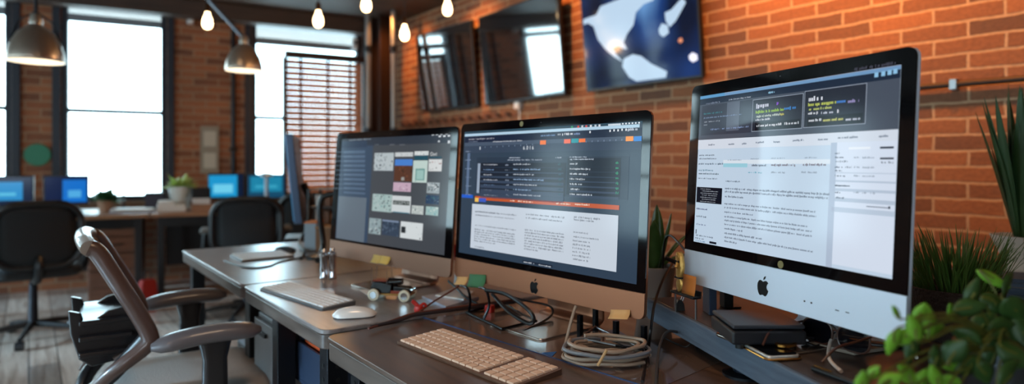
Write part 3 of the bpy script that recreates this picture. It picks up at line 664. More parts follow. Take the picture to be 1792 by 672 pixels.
class IMac:
    def __init__(s, label, x, y, zc, yaw, tilt, w, h, base, alu, chin, disp, ctop):
        s.w, s.h, s.tilt = w, h, tilt; s.rz = -(PI/2-yaw); s.n = 0
        s.T = thing('desktop_computer', label, 'computer', (x, y, base), s.rz, 'large aluminium desktop computers in a row')
        s.C = Vector((x, y, zc)); s.e = Vector((math.sin(yaw), -math.cos(yaw), 0)); bk = Vector((math.cos(yaw), math.sin(yaw), 0))
        s.up = Vector((0, 0, 1))*math.cos(tilt)+bk*math.sin(tilt); s.nb = bk*math.cos(tilt)-Vector((0, 0, 1))*math.sin(tilt)
        loc = (0, 0, zc-base); s.loc = loc
        zc_ = s.uv(*ctop)[1]
        b = MB(); r = .016
        rings = []
        for k, q in ((1, 0.001), (1, .007), (.97, .012), (.80, .024), (.55, .037), (.3, .044)):
            rings.append([(x_, q, z_) for x_, z_ in rrect(w*k, h*(k if k > .9 else k*.96), r*k, 5, 0, 0)])
        s.body = b.loft(rings).build('housing', alu, s.T, loc=loc, rx=-tilt)
        # chin plate
        P = [(x_, z_) for x_, z_ in rrect(w, h, r, 5)]; low = [p for p in P if p[1] < zc_]; 
        cp = [(-w/2, zc_)]+[p for p in P if p[1] < -h/2+r+.001 and p[0] < 0]+[p for p in P if p[1] < -h/2+r+.001 and p[0] > 0]+[(w/2, zc_)]
        MB().prism([(x_, .0006, z_) for x_, z_ in cp], (0, -.003, 0)).build('chin', alu, s.T, loc=loc, rx=-tilt, bevel=.0008)
        gp = [(w/2, zc_+.0008)]+[p for p in P if p[1] > h/2-r-.001 and p[0] > 0]+[p for p in P if p[1] > h/2-r-.001 and p[0] < 0]+[(-w/2, zc_+.0008)]
        s.glass = MB().prism([(x_, .0006, z_) for x_, z_ in gp], (0, -.003, 0)).build('bezel', GLASSB, s.T, loc=loc, rx=-tilt)
        lg = MB(); lx = s.uv(*chin)
        apple_polys(lg, .029, lx[0], lx[1], -.0024); lg.build('logo', mat('logo_black', (8, 8, 10), .2), s.T, loc=loc, rx=-tilt, smooth=False)
        # camera dot
        MB().tube([(0, -.0024, h/2-.011), (0, -.003, h/2-.011)], .0012, 10).build('camera', mat('cam_dot', (90, 90, 100), .2), s.glass)
        # stand: bent aluminium neck plus foot plate
        zb = zc-base; wN = .19*w/.65
        ft = .17; yb = .11
        prof = [(yb-.005, zb-.02), (yb+.012, zb-.12), (yb+.02, .03), (yb+.02, .006)]
        cs = [(.045, zb+.02), (.075, zb-.03), (.115, zb-.13), (.135, .04), (.13, .012), (.10, .0065)]
        nb = MB(); g1 = [[(sx*wN/2, a, z_) for sx in (-1, -.5, 0, .5, 1)] for a, z_ in curve([(a, z_, 0) for a, z_ in cs], 5) and [(v.x, v.y) for v in curve([(a, z_, 0) for a, z_ in cs], 5)]]
        nb.sheet(g1); nb.build('stand_neck', alu, s.T, solid=.008)
        fo = [(a, b_) for a, b_ in rrect(wN, .22, .018, 5, 0, .025)]
        MB().prism([(a, b_, 0) for a, b_ in fo], (0, 0, .006)).build('foot', mat('foot_aluminium', (190, 178, 168), .16, .95), s.T, bevel=.002)
        # display
        A, B_, C_, D_ = [s.uv(*p) for p in disp]
        s.x0, s.x1 = (A[0]+D_[0])/2, (B_[0]+C_[0])/2; s.z1, s.z0 = (A[1]+B_[1])/2, (C_[1]+D_[1])/2
        s.mats = []; s.mb = MB()
    def uv(s, px, py):
        d = at(px, py, 1.0)-Vector((0, 0, CZ)); o = Vector((0, 0, CZ))
        k = (s.C-o).dot(s.nb)/d.dot(s.nb); P = o+d*k-s.C
        return (P.dot(s.e), P.dot(s.up))
    def mi(s, m):
        if m not in s.mats: s.mats.append(m)
        return s.mats.index(m)
    def rect(s, x0, z0, x1, z1, c, lay=1, k=1.0):
        y = -.0025-lay*.00022; s.mb.mi = s.mi(scr(c, k))
        s.mb._f(s.mb.verts([(x0, y, z0), (x1, y, z0), (x1, y, z1), (x0, y, z1)]))
    def pr(s, px0, py0, px1, py1, c, lay=1, k=1.0):
        "rectangle whose top-left and bottom-right are read off the photograph"
        a, b = s.uv(px0, py0), s.uv(px1, py1)
        cl = lambda v, l, h: max(l, min(h, v))
        s.rect(cl(a[0], s.x0, s.x1), cl(b[1], s.z0, s.z1), cl(b[0], s.x0, s.x1), cl(a[1], s.z0, s.z1), c, lay, k)
    def words(s, x0, x1, z, h, c, lay=3, dens=.85, bold=.62):
        "one row of illegible lettering"
        x = x0; rnd = random
        s.mb.mi = s.mi(scr(c)); y = -.0025-lay*.00022
        wl = rnd.randint(3, 9)
        while x < x1:
            lw = h*rnd.choice((.3, .45, .55, .55, .7))
            top = z+h*rnd.choice((.7, .7, .7, 1.0)); bot = z-(h*.25 if rnd.random() < .12 else 0)
            if rnd.random() < dens:
                xe = min(x+lw*bold*1.15, x1)
                if xe > x: s.mb._f(s.mb.verts([(x, y, bot), (xe, y, bot), (xe, y, top), (x, y, top)]))
            x += lw; wl -= 1
            if wl <= 0: wl = rnd.randint(2, 9); x += h*.5
    def para(s, px0, py0, px1, py1, n, c, h=.0032, last=.5, lay=3, dens=.9):
        a, b = s.uv(px0, py0), s.uv(px1, py1)
        for i in range(n):
            z = a[1]+(b[1]-a[1])*(i/max(1, n-1)); xe = b[0] if i < n-1 else a[0]+(b[0]-a[0])*last
            s.words(a[0], xe-random.random()*.004, z, h, c, lay, dens)
    def text(s, txt, px, py, size, c, lay=4):
        a = s.uv(px, py); V, Fc = text_polys(txt, size); y = -.0025-lay*.00022; s.mb.mi = s.mi(scr(c))
        vs = s.mb.verts([(a[0]+x, y, a[1]+z) for x, z in V])
        for f in Fc: s.mb._f([vs[i] for i in f])
    def done(s):
        o = s.mb.build('screen', s.mats, s.T, loc=s.loc, rx=-s.tilt, smooth=False, fix=False)
        return o
# ---- left computer
DL = [(598, 241), (791, 238), (778, 444), (590, 419)]
ML = IMac('left desktop computer showing a dark screen of small photo thumbnails', .9491, 1.9167, CZ-.1153, .1474, .0742, .6847, .45, DZB, WARMLIT2, (-100, -100), DL, (683, 436))
bpy.data.objects.remove([o for o in kids(ML.T) if o.name.startswith('logo')][0])
ML.rect(ML.x0, ML.z0, ML.x1, ML.z1, (66, 70, 76), 0)
ML.pr(598, 236, 792, 250, (44, 52, 64), 1); ML.pr(598, 252, 642, 445, (52, 70, 92), 1)
ML.pr(594, 343, 637, 440, (94, 106, 118), 2); ML.pr(594, 248, 643, 258, (42, 58, 80), 2)
for i in range(10): ML.pr(603, 264+i*7.9, 640, 268.5+i*8.0, (78, 98, 122), 2)
for i in range(9): ML.words(ML.uv(605, 0)[0], ML.uv(636, 0)[0], ML.uv(620, 266+i*8.2)[1], .0022, (112, 130, 150))
ML.words(ML.uv(612, 247)[0], ML.uv(650, 247)[0], ML.uv(630, 245)[1], .0028, (170, 180, 190))
for px, py in ((757, 234.5), (764, 234), (772, 233.5), (781, 233), (785, 236.5), (777, 237), (769, 237.5)): ML.pr(px, py, px+4, py+2.6, (220, 225, 230), 3)
for px in (657, 683, 701): ML.words(ML.uv(px, 0)[0] if 0 else ML.uv(px, 254)[0], ML.uv(px+9, 254)[0], ML.uv(px, 254)[1], .003, (120, 125, 130))
ML.pr(768, 246, 771, 249, (200, 205, 210), 3); ML.pr(785, 246, 789, 251, (200, 205, 210), 3)
rndp = random.Random(5)
def thumb(I, x0, y0, x1, y1, base, spots, n=26, sz=.006):
    I.pr(x0, y0, x1, y1, base, 3)
    a, b = I.uv(x0, y0), I.uv(x1, y1)
    for k in range(n):
        c = rndp.choice(spots); w = rndp.uniform(.3, 1.4)*sz; h = rndp.uniform(.3, 1.1)*sz
        x = rndp.uniform(a[0]+.001, b[0]-w-.001); z = rndp.uniform(b[1]+.001, a[1]-h-.001)
        I.rect(x, z, x+w, z+h, c, 4+(k % 3)*.5)
GR = [(120, 130, 136), (70, 78, 86), (180, 188, 190), (40, 46, 52)]
thumb(ML, 657, 268, 689, 299, (176, 186, 190), GR, 50)
thumb(ML, 693, 267, 724, 274, (196, 200, 202), GR[:1], 8, .004)
ML.pr(693, 279, 723, 290, (70, 124, 200), 3); thumb(ML, 692, 290, 722, 318, (84, 50, 34), [(110, 66, 44), (60, 38, 28)], 18, .008); ML.pr(704, 310, 709, 316, (150, 150, 146), 6)
thumb(ML, 690, 319, 720, 336, (190, 162, 180), [(150, 120, 140), (205, 185, 198)], 10)
thumb(ML, 727, 265, 751, 272, (210, 214, 214), GR, 14, .003); ML.pr(727, 272, 750, 280, (26, 72, 88), 3)
thumb(ML, 725, 281, 748, 320, (186, 204, 198), [(120, 158, 150), (200, 214, 210)], 10, .004); ML.pr(729, 295, 744, 316, (110, 150, 146), 4); ML.pr(731, 298, 742, 314, (150, 186, 180), 5)
ML.text('Oori', 754, 273, .017, (225, 228, 228)); ML.pr(753, 274, 774, 277, (20, 66, 84), 3)
thumb(ML, 752, 279, 774, 300, (206, 208, 208), [(150, 70, 66), (120, 120, 122), (180, 90, 80)], 14, .004)
thumb(ML, 749, 319, 770, 339, (150, 160, 164), [(30, 34, 38), (220, 224, 226), (90, 100, 106)], 40, .005)
thumb(ML, 747, 341, 769, 358, (22, 50, 84), [(20, 30, 50), (60, 110, 110), (160, 180, 180)], 24, .004)
thumb(ML, 747, 361, 768, 378, (150, 178, 176), [(90, 150, 160), (200, 206, 200)], 16, .005)
thumb(ML, 654, 339, 686, 372, (160, 182, 180), GR+[(110, 150, 150)], 50)
thumb(ML, 688, 342, 719, 374, (200, 206, 208), [(40, 46, 46), (90, 100, 96)], 1); thumb(ML, 689, 350, 718, 360, (70, 78, 76), [(30, 36, 36), (150, 156, 156)], 30, .005); ML.pr(689, 370, 718, 374, (50, 120, 140), 6)
thumb(ML, 722, 359, 742, 376, (176, 184, 182), [(100, 116, 116), (210, 214, 210)], 22, .005)
thumb(ML, 648, 381, 667, 411, (140, 158, 162), GR, 34); thumb(ML, 671, 384, 699, 415, (52, 66, 84), [(34, 46, 62), (84, 98, 118)], 30, .007); ML.pr(671, 384, 699, 390, (120, 136, 160), 6)
thumb(ML, 703, 387, 740, 421, (206, 212, 214), [(60, 66, 70), (150, 170, 176)], 8, .005); ML.pr(704, 396, 711, 408, (40, 44, 48), 6)
ML.done()
# ---- middle computer
DM = [(815, 233), (1127, 209), (1114, 495), (803, 443)]
MM = IMac('middle desktop computer showing a dark page above a white page with an orange bar', 1.0298, 1.2298, CZ-.1104, .0588, .06, .6862, .45, DZ, WARMLIT, (936, 501), DM, (962, 482))
I = MM
I.rect(I.x0, I.z0, I.x1, I.z1, (46, 62, 80), 0)
I.pr(815, 230, 1130, 214, (70, 88, 112), 1)
def band(I, lx, lyt, lyb, rx, ryt, ryb, c, lay=1, k=1.0):
    "full band between photo points (averaged so it stays level on the glass)"
    a, b, c_, d = I.uv(lx, lyt), I.uv(lx, lyb), I.uv(rx, ryt), I.uv(rx, ryb)
    I.rect(max(I.x0, a[0]), max(I.z0, (b[1]+d[1])/2), min(I.x1, c_[0]), min(I.z1, (a[1]+c_[1])/2), c, lay, k)
band(I, 815, 231, 235, 1127, 208, 214, (40, 70, 84), 1)
band(I, 815, 236, 240, 1121, 216, 222, (176, 206, 226), 2)
band(I, 815, 241, 250, 1125, 222, 238, (22, 34, 58), 2)
band(I, 815, 250, 256, 1125, 238, 246, (70, 84, 104), 2)
band(I, 815, 257, 268, 1125, 246, 262, (52, 66, 86), 2)
for px, c in ((1001, (60, 160, 110)), (1012, (214, 70, 60)), (1019, (200, 200, 205)), (1026, (210, 90, 90)), (1034, (220, 220, 225)), (1042, (190, 200, 210)), (1049, (220, 220, 225))):
    a = I.uv(px, 222.5-(px-815)*.07+12); I.rect(a[0], I.z1-.007, a[0]+.006, I.z1-.002, c, 3)
I.rect(I.uv(1066, 215)[0], I.z1-.0065, I.uv(1088, 215)[0], I.z1-.0025, (205, 215, 225), 3)
for k in range(6): I.rect(I.x1-.056+k*.009, I.z1-.0055, I.x1-.0515+k*.009, I.z1-.002, (225, 230, 238), 3)
def row(px0, px1, py, h, c, lay=4, dens=.85): a = I.uv(px0, py); b = I.uv(px1, py); I.words(a[0], b[0], (a[1]), h, c, lay, dens)
row(822, 866, 245, .0038, (170, 170, 180)); row(822, 838, 249, .0028, (130, 140, 160)); row(864, 916, 249, .003, (210, 215, 222)); row(948, 974, 239, .0045, (120, 150, 190)); row(978, 1004, 237, .0055, (230, 232, 240)); row(1006, 1018, 236, .0045, (130, 150, 190))
for px, py in ((1033, 234), (1068, 232), (1075, 231), (1082, 231), (1089, 230), (1096, 230)): a = I.uv(px, py); I.rect(a[0], a[1]+.001, a[0]+.004, a[1]+.006, (230, 234, 240), 4)
row(1100, 1117, 229, .006, (200, 208, 222))
for x0, y0, x1, y1, c in ((947, 246, 957, 252, (240, 120, 50)), (989, 244, 1000, 250, (240, 110, 80)), (1002, 243, 1014, 249, (40, 150, 160)), (1015, 243, 1026, 248, (240, 116, 50)), (1097, 239, 1110, 246, (245, 150, 60)), (1111, 239, 1126, 246, (50, 130, 210))): I.pr(x0, y0, x1, y1+1, c, 5)
I.text('6 .0 1 6', 917, 262, .0135, (232, 236, 242), 5)
a = I.uv(841, 262); I.rect(a[0], a[1], a[0]+.004, a[1]+.008, (210, 220, 230), 5)
for k in range(26):
    if 9 <= k <= 13: continue
    a = I.uv(850+k*10.4, 259-(k*.55)); I.rect(a[0], a[1], a[0]+.0022, a[1]+.004, (120, 136, 160), 4)
# side bar
for k in range(6): row(816, 826, 266+k*15, .0032, (150, 165, 190))
I.pr(810, 340, 829, 347, (30, 90, 200), 4); I.pr(820, 268, 821, 340, (90, 110, 140), 4)
# dark panels
I.pr(836, 276, 1100, 350, (40, 54, 72), 2); I.pr(838, 285, 990, 344, (24, 32, 46), 3); I.pr(995, 277, 1086, 345, (24, 34, 48), 3)
I.pr(838, 286, 840, 338, (150, 165, 185), 4)
row(892, 912, 277, .003, (190, 200, 215)); row(890, 950, 281, .0034, (170, 180, 196)); row(974, 984, 277, .0032, (190, 200, 215)); row(998, 1028, 276, .003, (190, 200, 215)); row(999, 1040, 280, .0034, (190, 200, 215))
for k in range(7):
    y = 289+k*8.8
    I.pr(842, y+4, 988, y+4.7, (52, 66, 88), 4); I.pr(998, y+3, 1084, y+3.7, (52, 66, 88), 4)
    row(848, 872-(k % 3)*5, y, .0034, (120, 150, 190) if k % 3 == 1 else (185, 190, 200)); row(886, 892, y+1, .0045, (140, 150, 170), dens=.6)
    row(900, 930+(k*17 % 28), y-.5, .0038, (150, 180, 215) if k % 2 else (190, 198, 210)); row(999, 1012+(k*23 % 28), y-1, .004, (205, 212, 222)); row(1079, 1084, y-2, .0055, (50, 150, 110), dens=.95)
    row(978, 984, y, .005, (50, 90, 100))
# orange bar and the white page
I.pr(833, 343, 1085, 367.5, (190, 84, 40), 4); I.pr(833, 346, 839, 353.5, (235, 190, 90), 5); I.pr(840, 346.4, 852, 354, (60, 90, 190), 5)
a, b = I.uv(833, 346), I.uv(1085, 368)
zc_ = I.uv(833, 346)[1]
row(893, 902, 352, .004, (240, 220, 200), 6); row(908, 934, 353, .004, (240, 220, 200), 6); row(975, 1000, 357, .004, (240, 220, 200), 6); row(1008, 1036, 358.5, .004, (240, 220, 200), 6)
I.pr(828, 356.5, 1080, 476, (196, 206, 218), 3)
TX = (86, 92, 104)
I.para(833, 371, 906, 378, 2, TX, .0042); I.para(833, 377, 902, 384, 2, (110, 116, 128), .0035, .4)
I.para(833, 395, 905, 395, 1, TX, .004, 1)
I.para(832, 402, 903, 433, 6, (80, 86, 98), .0042, .55)
I.para(832, 432, 850, 436, 1, (80, 86, 98), .004, 1); I.para(922, 376, 989, 389, 2, TX, .0042, .95)
I.para(920, 403, 988, 447, 8, (80, 86, 98), .0042, .4); I.para(1006, 381, 1052, 390, 2, TX, .0045, .8)
I.para(1005, 407, 1036, 410, 1, TX, .0038, .9); I.para(1005, 415, 1056, 416, 1, TX, .0038, .9); I.para(1004, 422, 1034, 459, 6, (90, 96, 108), .0042, .95)
row(918, 938, 459, .0035, (200, 206, 214), 5); row(944, 966, 464, .0035, (200, 206, 214), 5); I.pr(916, 455, 968, 468, (28, 38, 54), 4)
I.done()
# ---- right computer
DR = [(1229, 173), (1582, 107), (1561, 487), (1214, 423)]
MR = IMac('right desktop computer with the largest bright white screen, standing on the grey shelf', 1.1310, .6435, CZ-.0477, -.3063, .0577, .5515, .45, CZ-.341, COOLLIT, (1337, 501), DR, (1388, 476))
I = MR
I.rect(I.x0, I.z0, I.x1, I.z1, (188, 206, 224), 0)
ztb = I.uv(1400, 145)[1]
def hb(px, py0, py1, c, lay, x0=None, x1=None, k=1.0):
    z1_, z0_ = I.uv(px, py0)[1], I.uv(px, py1)[1]; I.rect(x0 if x0 is not None else I.x0, z0_, x1 if x1 is not None else I.x1, min(z1_, I.z1), c, lay, k)
hb(1580, 100, 114, (190, 190, 206), 1); hb(1580, 114, 121, (110, 150, 190), 2); hb(1580, 121, 136, (26, 38, 58), 2); hb(1580, 136, 226, (70, 78, 92), 2)
hb(1580, 108, 121, (90, 150, 196), 3, I.x0, I.uv(1270, 170)[0])
row = lambda px0, px1, py, h, c, lay=5, dens=.85: I.words(I.uv(px0, py)[0], I.uv(px1, py)[0], I.uv(px0, py)[1], h, c, lay, dens)
a = I.uv(1498, 124); I.words(a[0], I.uv(1570, 113)[0], a[1], .0045, (70, 70, 84), 5)
for px, py in ((1533, 136), (1545, 134), (1556, 132), (1566, 130)): a = I.uv(px, py); I.rect(a[0], a[1], a[0]+.007, a[1]+.0075, (140, 190, 225), 5)
row(1237, 1262, 183, .0032, (120, 130, 150)); row(1278, 1316, 176, .0028, (170, 176, 190)); row(1347, 1358, 164, .0035, (150, 200, 230))
# cards
def card(x0, y0, x1, y1, fill=(36, 40, 52)):
    I.pr(x0, y0, x1, y1, (150, 160, 176), 3); a, b = I.uv(x0, y0), I.uv(x1, y1); I.rect(a[0]+.0011, b[1]+.0011, b[0]-.0011, a[1]-.0011, fill, 4)
I.pr(1231, 186, 1316, 232, (52, 58, 72), 3)
card(1320, 175, 1406, 225); card(1411, 160, 1517, 217)
row(1234, 1266, 201, .0036, (60, 120, 130)); row(1234, 1300, 208, .003, (120, 140, 170)); row(1234, 1262, 215, .003, (150, 156, 168)); row(1234, 1240, 220, .003, (140, 146, 158)); row(1246, 1312, 228, .0034, (130, 150, 190)); I.pr(1275, 180, 1295, 228, (84, 92, 108), 4)
row(1326, 1348, 189, .008, (200, 204, 220), 6, .95); row(1362, 1365, 183, .006, (150, 90, 220), 6, 1)
row(1325, 1374, 199, .0055, (150, 190, 70), 6, .95); row(1375, 1398, 192.5, .0055, (60, 130, 200), 6, .9); row(1325, 1368, 206, .0042, (190, 200, 190), 6); row(1325, 1350, 212, .004, (205, 208, 218), 6); row(1368, 1378, 202, .004, (200, 190, 90), 6)
I.pr(1324, 215, 1402, 224, (14, 16, 24), 5); row(1325, 1400, 222.5, .0045, (220, 222, 230), 6, .8)
row(1418, 1444, 178, .0085, (215, 218, 228), 6, .95); row(1417, 1466, 186.5, .0058, (190, 200, 90), 6, .95); row(1467, 1484, 181, .0055, (70, 130, 210), 6, .95); row(1487, 1506, 180.5, .0055, (160, 150, 200), 6, .95)
row(1417, 1458, 194, .0045, (190, 200, 110), 6); row(1417, 1434, 201, .0042, (220, 222, 230), 6); row(1440, 1462, 200, .0042, (200, 204, 220), 6); row(1468, 1471, 198, .006, (225, 225, 235), 6, 1)
I.pr(1416, 206, 1512, 216, (14, 16, 24), 5); row(1418, 1440, 213.5, .0045, (220, 222, 230), 6); row(1443, 1478, 213, .0048, (200, 200, 110), 6); row(1483, 1508, 211.5, .0045, (210, 214, 230), 6)
# white page
hb(1580, 226, 250, (206, 214, 226), 2)
DKT = (70, 80, 96); MDT = (130, 142, 158)
for x0, x1, y in ((1242, 1253, 255), (1277, 1288, 254), (1301, 1310, 253), (1325, 1339, 251), (1356, 1367, 250), (1390, 1409, 247.5), (1434, 1453, 246), (1469, 1504, 243), (1541, 1558, 240.5)): row(x0, x1, y, .0036, (90, 104, 124), 5, 1)
I.pr(1457, 250, 1578, 484, (208, 218, 234), 3)
I.pr(1457, 250, 1458, 470, (170, 184, 204), 4)
for y0, y1 in ((262, 266),): pass
I.pr(1268, 280, 1456, 287, (212, 222, 232), 3); I.pr(1268, 286, 1310, 293, (150, 200, 215), 4)
row(1226, 1253, 273, .003, DKT); row(1226, 1256, 279, .003, DKT); row(1225, 1268, 288, .0036, (40, 70, 90)); row(1225, 1250, 299, .0034, (60, 110, 130)); row(1225, 1260, 305, .0036, (50, 70, 80)); row(1224, 1258, 313, .0032, (60, 70, 84))
row(1318, 1344, 291, .0042, (70, 76, 92)); row(1352, 1394, 290.5, .0042, (90, 60, 70)); row(1406, 1449, 290, .0042, (90, 60, 70)); row(1312, 1336, 303, .0032, (90, 160, 180)); row(1352, 1376, 303, .0032, MDT); row(1405, 1432, 303, .0032, MDT); row(1276, 1300, 281, .0022, MDT); row(1316, 1330, 279, .0022, MDT); row(1352, 1376, 278, .0022, MDT); row(1410, 1432, 277, .0022, MDT)
row(1271, 1298, 318, .0028, DKT)
for i in range(3):
    pass
for y0, x1 in ((331, 1455), (336.5, 1452), (345, 1304)): row(1271, x1, y0, .0038, (96, 106, 122), 5, .95)
for y0, x1 in ((357.5, 1430), (364, 1432), (372, 1320), (380, 1416), (386.5, 1424), (393.5, 1424), (401, 1302), (409, 1336), (416, 1426), (423, 1292)): row(1270, x1, y0, .0036, (104, 114, 130), 5, .95)
# right column
I.pr(1488, 258, 1526, 261, (226, 232, 240), 5); I.pr(1543, 257, 1567, 260, (34, 40, 56), 5); I.pr(1543, 276, 1567, 279, (34, 40, 56), 5); row(1545, 1566, 286, .0032, (80, 90, 106))
for k, y in enumerate((270, 277, 284, 294, 300, 309, 326, 338, 347)):
    row(1464, 1466+((k*31) % 24)+6, y, .003, (80, 90, 106)); 
    if k % 2: row(1497, 1507, y, .0028, MDT); row(1512, 1534, y+.5, .0028, MDT)
for y in (289, 303, 318, 334, 352): I.pr(1460, y, 1574, y+.6, (176, 190, 208), 4)
I.pr(1464, 324, 1490, 326.5, (50, 58, 74), 5); I.pr(1519, 362, 1560, 363.6, (80, 88, 104), 5); I.pr(1558, 361, 1561, 366, (40, 46, 60), 6)
I.pr(1457, 370, 1574, 371, (180, 194, 212), 4)
# dark thumbnail at left
I.pr(1222, 327, 1265, 358, (14, 18, 30), 5)
for k in range(7): row(1228+(k % 2)*3, 1246+(k*13 % 14), 331+k*3.6, .0018, (170, 176, 186), 6)
for y in (366, 379, 393): row(1221, 1238+(y % 7), y, .0034, (60, 66, 110) if y != 379 else (50, 60, 76), 5)
I.pr(1220, 401, 1221, 409, (40, 46, 60), 5); row(1220, 1250, 412, .003, DKT); row(1219, 1234, 417, .003, DKT); row(1219, 1236, 421.5, .0028, (60, 110, 150)); I.pr(1244, 422, 1256, 428, (24, 28, 40), 6)
I.done()
# dots on the chin
ch = MB()
for px, py in ((1410, 527), (1422, 530)): a = I.uv(px, py); ch.tube([(a[0], -.0024, a[1]), (a[0], -.0034, a[1])], .0016, 12)
for px, py in ((1467, 543), (1485, 547)): a = I.uv(px, py); ch.box((a[0], -.0027, a[1]), (.007, .0006, .0016))
ch.build('chin_marks', mat('chin_dark', (40, 42, 50), .4), I.T, loc=I.loc, rx=-I.tilt)
for I, px, py, lab in ((MM, 914, 217, 'small round olive bulb glint painted on the top bezel of the middle computer'), (MR, 1368, 463, 'small round olive bulb glint painted on the lower bezel of the right computer')):
    a = I.uv(px, py); P = I.C+I.e*a[0]+I.up*a[1]-I.nb*.0025
    o = MB().tube([(0, 0, 0), (0, -.0006, 0)], .0072, 24).build('bulb_glint', mat('olive_glint', (122, 112, 66), .5), loc=P, rz=I.rz)  # out-of-focus bulb reflection, painted as a flat olive disc
    o.rotation_euler = (-I.tilt, 0, I.rz); tag(o, lab, 'glint', 'round olive bulb glints')
# sticky notes
def sticky(I, px0, py0, px1, py1, c, label, curl=.012, off=.0026, ang=0, grp='sticky notes on the computers', name='sticky_note', back=0):
    a, b = I.uv(px0, py0), I.uv(px1, py1); w, h = b[0]-a[0], a[1]-b[1]
    P = I.C+I.e*((a[0]+b[0])/2)+I.up*a[1]-I.nb*(off-back)
    g = []
    for i in range(7):
        t = i/6; g.append([(x*w, -.0005-curl*t*t, -h*t) for x in (-.5, -.25, 0, .25, .5)])
    o = MB().sheet(g).build(name, mat('note_%d_%d_%d' % c, c, .7), loc=P, rz=I.rz, solid=.0004)
    o.rotation_euler = (-I.tilt, ang, I.rz); tag(o, label, 'sticky note', grp); return o
sticky(ML, 655, 445, 668, 461, (196, 164, 88), 'yellow sticky note on the left computer chin, left one of the overlapping two')
sticky(ML, 669, 447, 684, 463, (206, 170, 84), 'yellow sticky note on the left computer chin, right one of the overlapping two')
sticky(MM, 801, 482, 820, 500, (198, 152, 96), 'tan sticky note at the left corner of the middle computer chin', ang=-.12)
sticky(MM, 823, 477, 851, 506, (52, 106, 66), 'dark green sticky note hanging from the middle computer chin', ang=-.1)
sticky(MM, 1070, 538, 1104, 561, (206, 156, 100), 'tan sticky note under the right side of the middle computer chin', ang=-.16)

# ================================================================ SHELF (RISER) ON THE FRONT DESK
SD = Vector((-.438, -.899, 0)).normalized(); SP = Vector((.899, -.438, 0)).normalized()
SO = Vector((1.238, 1.05, 0)); SZ = CZ-.341; srz = math.atan2(SD.y, SD.x)   # local x along SD ; local y = z x SD
def sh(a, p, z): v = SO+SD*a+SP*p; return Vector((v.x, v.y, z))
SLAB = wood('grey_shelf_top', (58, 48, 44), (84, 72, 66), .4, (1, 14, 14), coat=.15)
SEDGE = wood('slate_shelf_edge', (66, 78, 94), (90, 102, 118), .6, (2, 30, 30), bump=.25)
T = thing('desk_shelf', 'slate-grey raised shelf on round legs across the front desk', 'shelf', (SO.x, SO.y, DZ), srz)
zt_ = SZ-DZ; th = .05; sw = .5; sl_ = 1.5
# local y: z x SD = (.899,-.438)?  -> compute sign
ly = Vector((0, 0, 1)).cross(SD); sg = 1 if ly.dot(SP) > 0 else -1
MB().b2((0, sg*.012, zt_-th), (sl_, sg*sw, zt_)).build('shelf_board', SLAB, T, bevel=.003)
MB().b2((-.002, 0, zt_-th-.002), (sl_, sg*.0118, zt_+.001)).build('front_edge', SEDGE, T, bevel=.004)
for a, p in ((.10, .1), (.36, .045), (.12, .28), (1.35, .28), (1.3, .08)):
    if a > 1.2: pass
    P = sh(a, p, 0)
    if P.x > X0+DEPTH-.03: bz = -DZ
    else: bz = 0
    MB().tube([(a, sg*p, bz+.004), (a, sg*p, zt_-th)], .02, 20).build('leg', mat('blue_black_leg', (30, 36, 50), .3, .7), T)
    MB().lathe([(0, 0), (.04, 0), (.04, .005), (.022, .009), (0, .009)], (a, sg*p, bz), 24).build('leg_foot', DARKMETAL, T)

# ================================================================ KEYBOARDS & MICE
KEYW = mat('key_white', (226, 224, 222), .45)
def keyboard(name, label, TL, TR, BL, z, alu, keym, cols, rows, grp, numpad=False):
    TL, TR, BL = [onz(p[0], p[1], z) for p in (TL, TR, BL)]
    ex = (TR-TL); w = ex.length; ex.normalize(); ey = Vector((-ex.y, ex.x, 0)); h = (TL-BL).dot(ey)
    rz = math.atan2(ex.y, ex.x); c = TL+ex*w/2-ey*h/2
    T = thing(name, label, 'keyboard', (c.x, c.y, z), rz, grp)
    # wedge base
    P = [(x, y) for x, y in rrect(w, h, .008, 4)]
    b = MB(); zt = lambda y: .006+.006*(y+h/2)/h
    b.loft([[(x, y, 0) for x, y in P], [(x, y, zt(y)) for x, y in P]]); b.build('case', alu, T, bevel=.0012)
    k = MB(); mg = .006; main = .77 if numpad else 1.0
    def kx(x0, x1, y0, y1):
        g = .0011; z0_ = zt((y0+y1)/2)
        k.loft([[(x, y, z0_-.001) for x, y in ((x0+g, y0+g), (x1-g, y0+g), (x1-g, y1-g), (x0+g, y1-g))], [(x, y, z0_+.0035) for x, y in ((x0+g*1.7, y0+g*1.7), (x1-g*1.7, y0+g*1.7), (x1-g*1.7, y1-g*1.7), (x0+g*1.7, y1-g*1.7))]])
    xs0, xs1 = -w/2+mg, -w/2+mg+(w-2*mg)*main-(.01 if numpad else 0)
    rh_ = (h-2*mg)/rows
    for r in range(rows):
        y0 = -h/2+mg+r*rh_; y1 = y0+rh_
        if r == 0: cuts = [0, .07, .14, .21, .30, .68, .77, .84, .92, 1]
        else:
            off = [0, .12, .09, .065, 0, 0][min(r, 5)]; n = cols-1
            cuts = [0]+[(off+(1-off-([0, .1, .07, .03, 0, 0][min(r, 5)]))*j/n) if off else j/n for j in range(0 if off else 1, n+1)]
            if cuts[-1] < .999: cuts.append(1)
        for a, b_ in zip(cuts, cuts[1:]): kx(xs0+(xs1-xs0)*a, xs0+(xs1-xs0)*b_, y0, y1)
        if numpad:
            q0, q1 = xs1+.012, w/2-mg
            for j in range(4): kx(q0+(q1-q0)*j/4, q0+(q1-q0)*(j+1)/4, y0, y1)
    k.build('keys', keym, T, bevel=0)
    return T
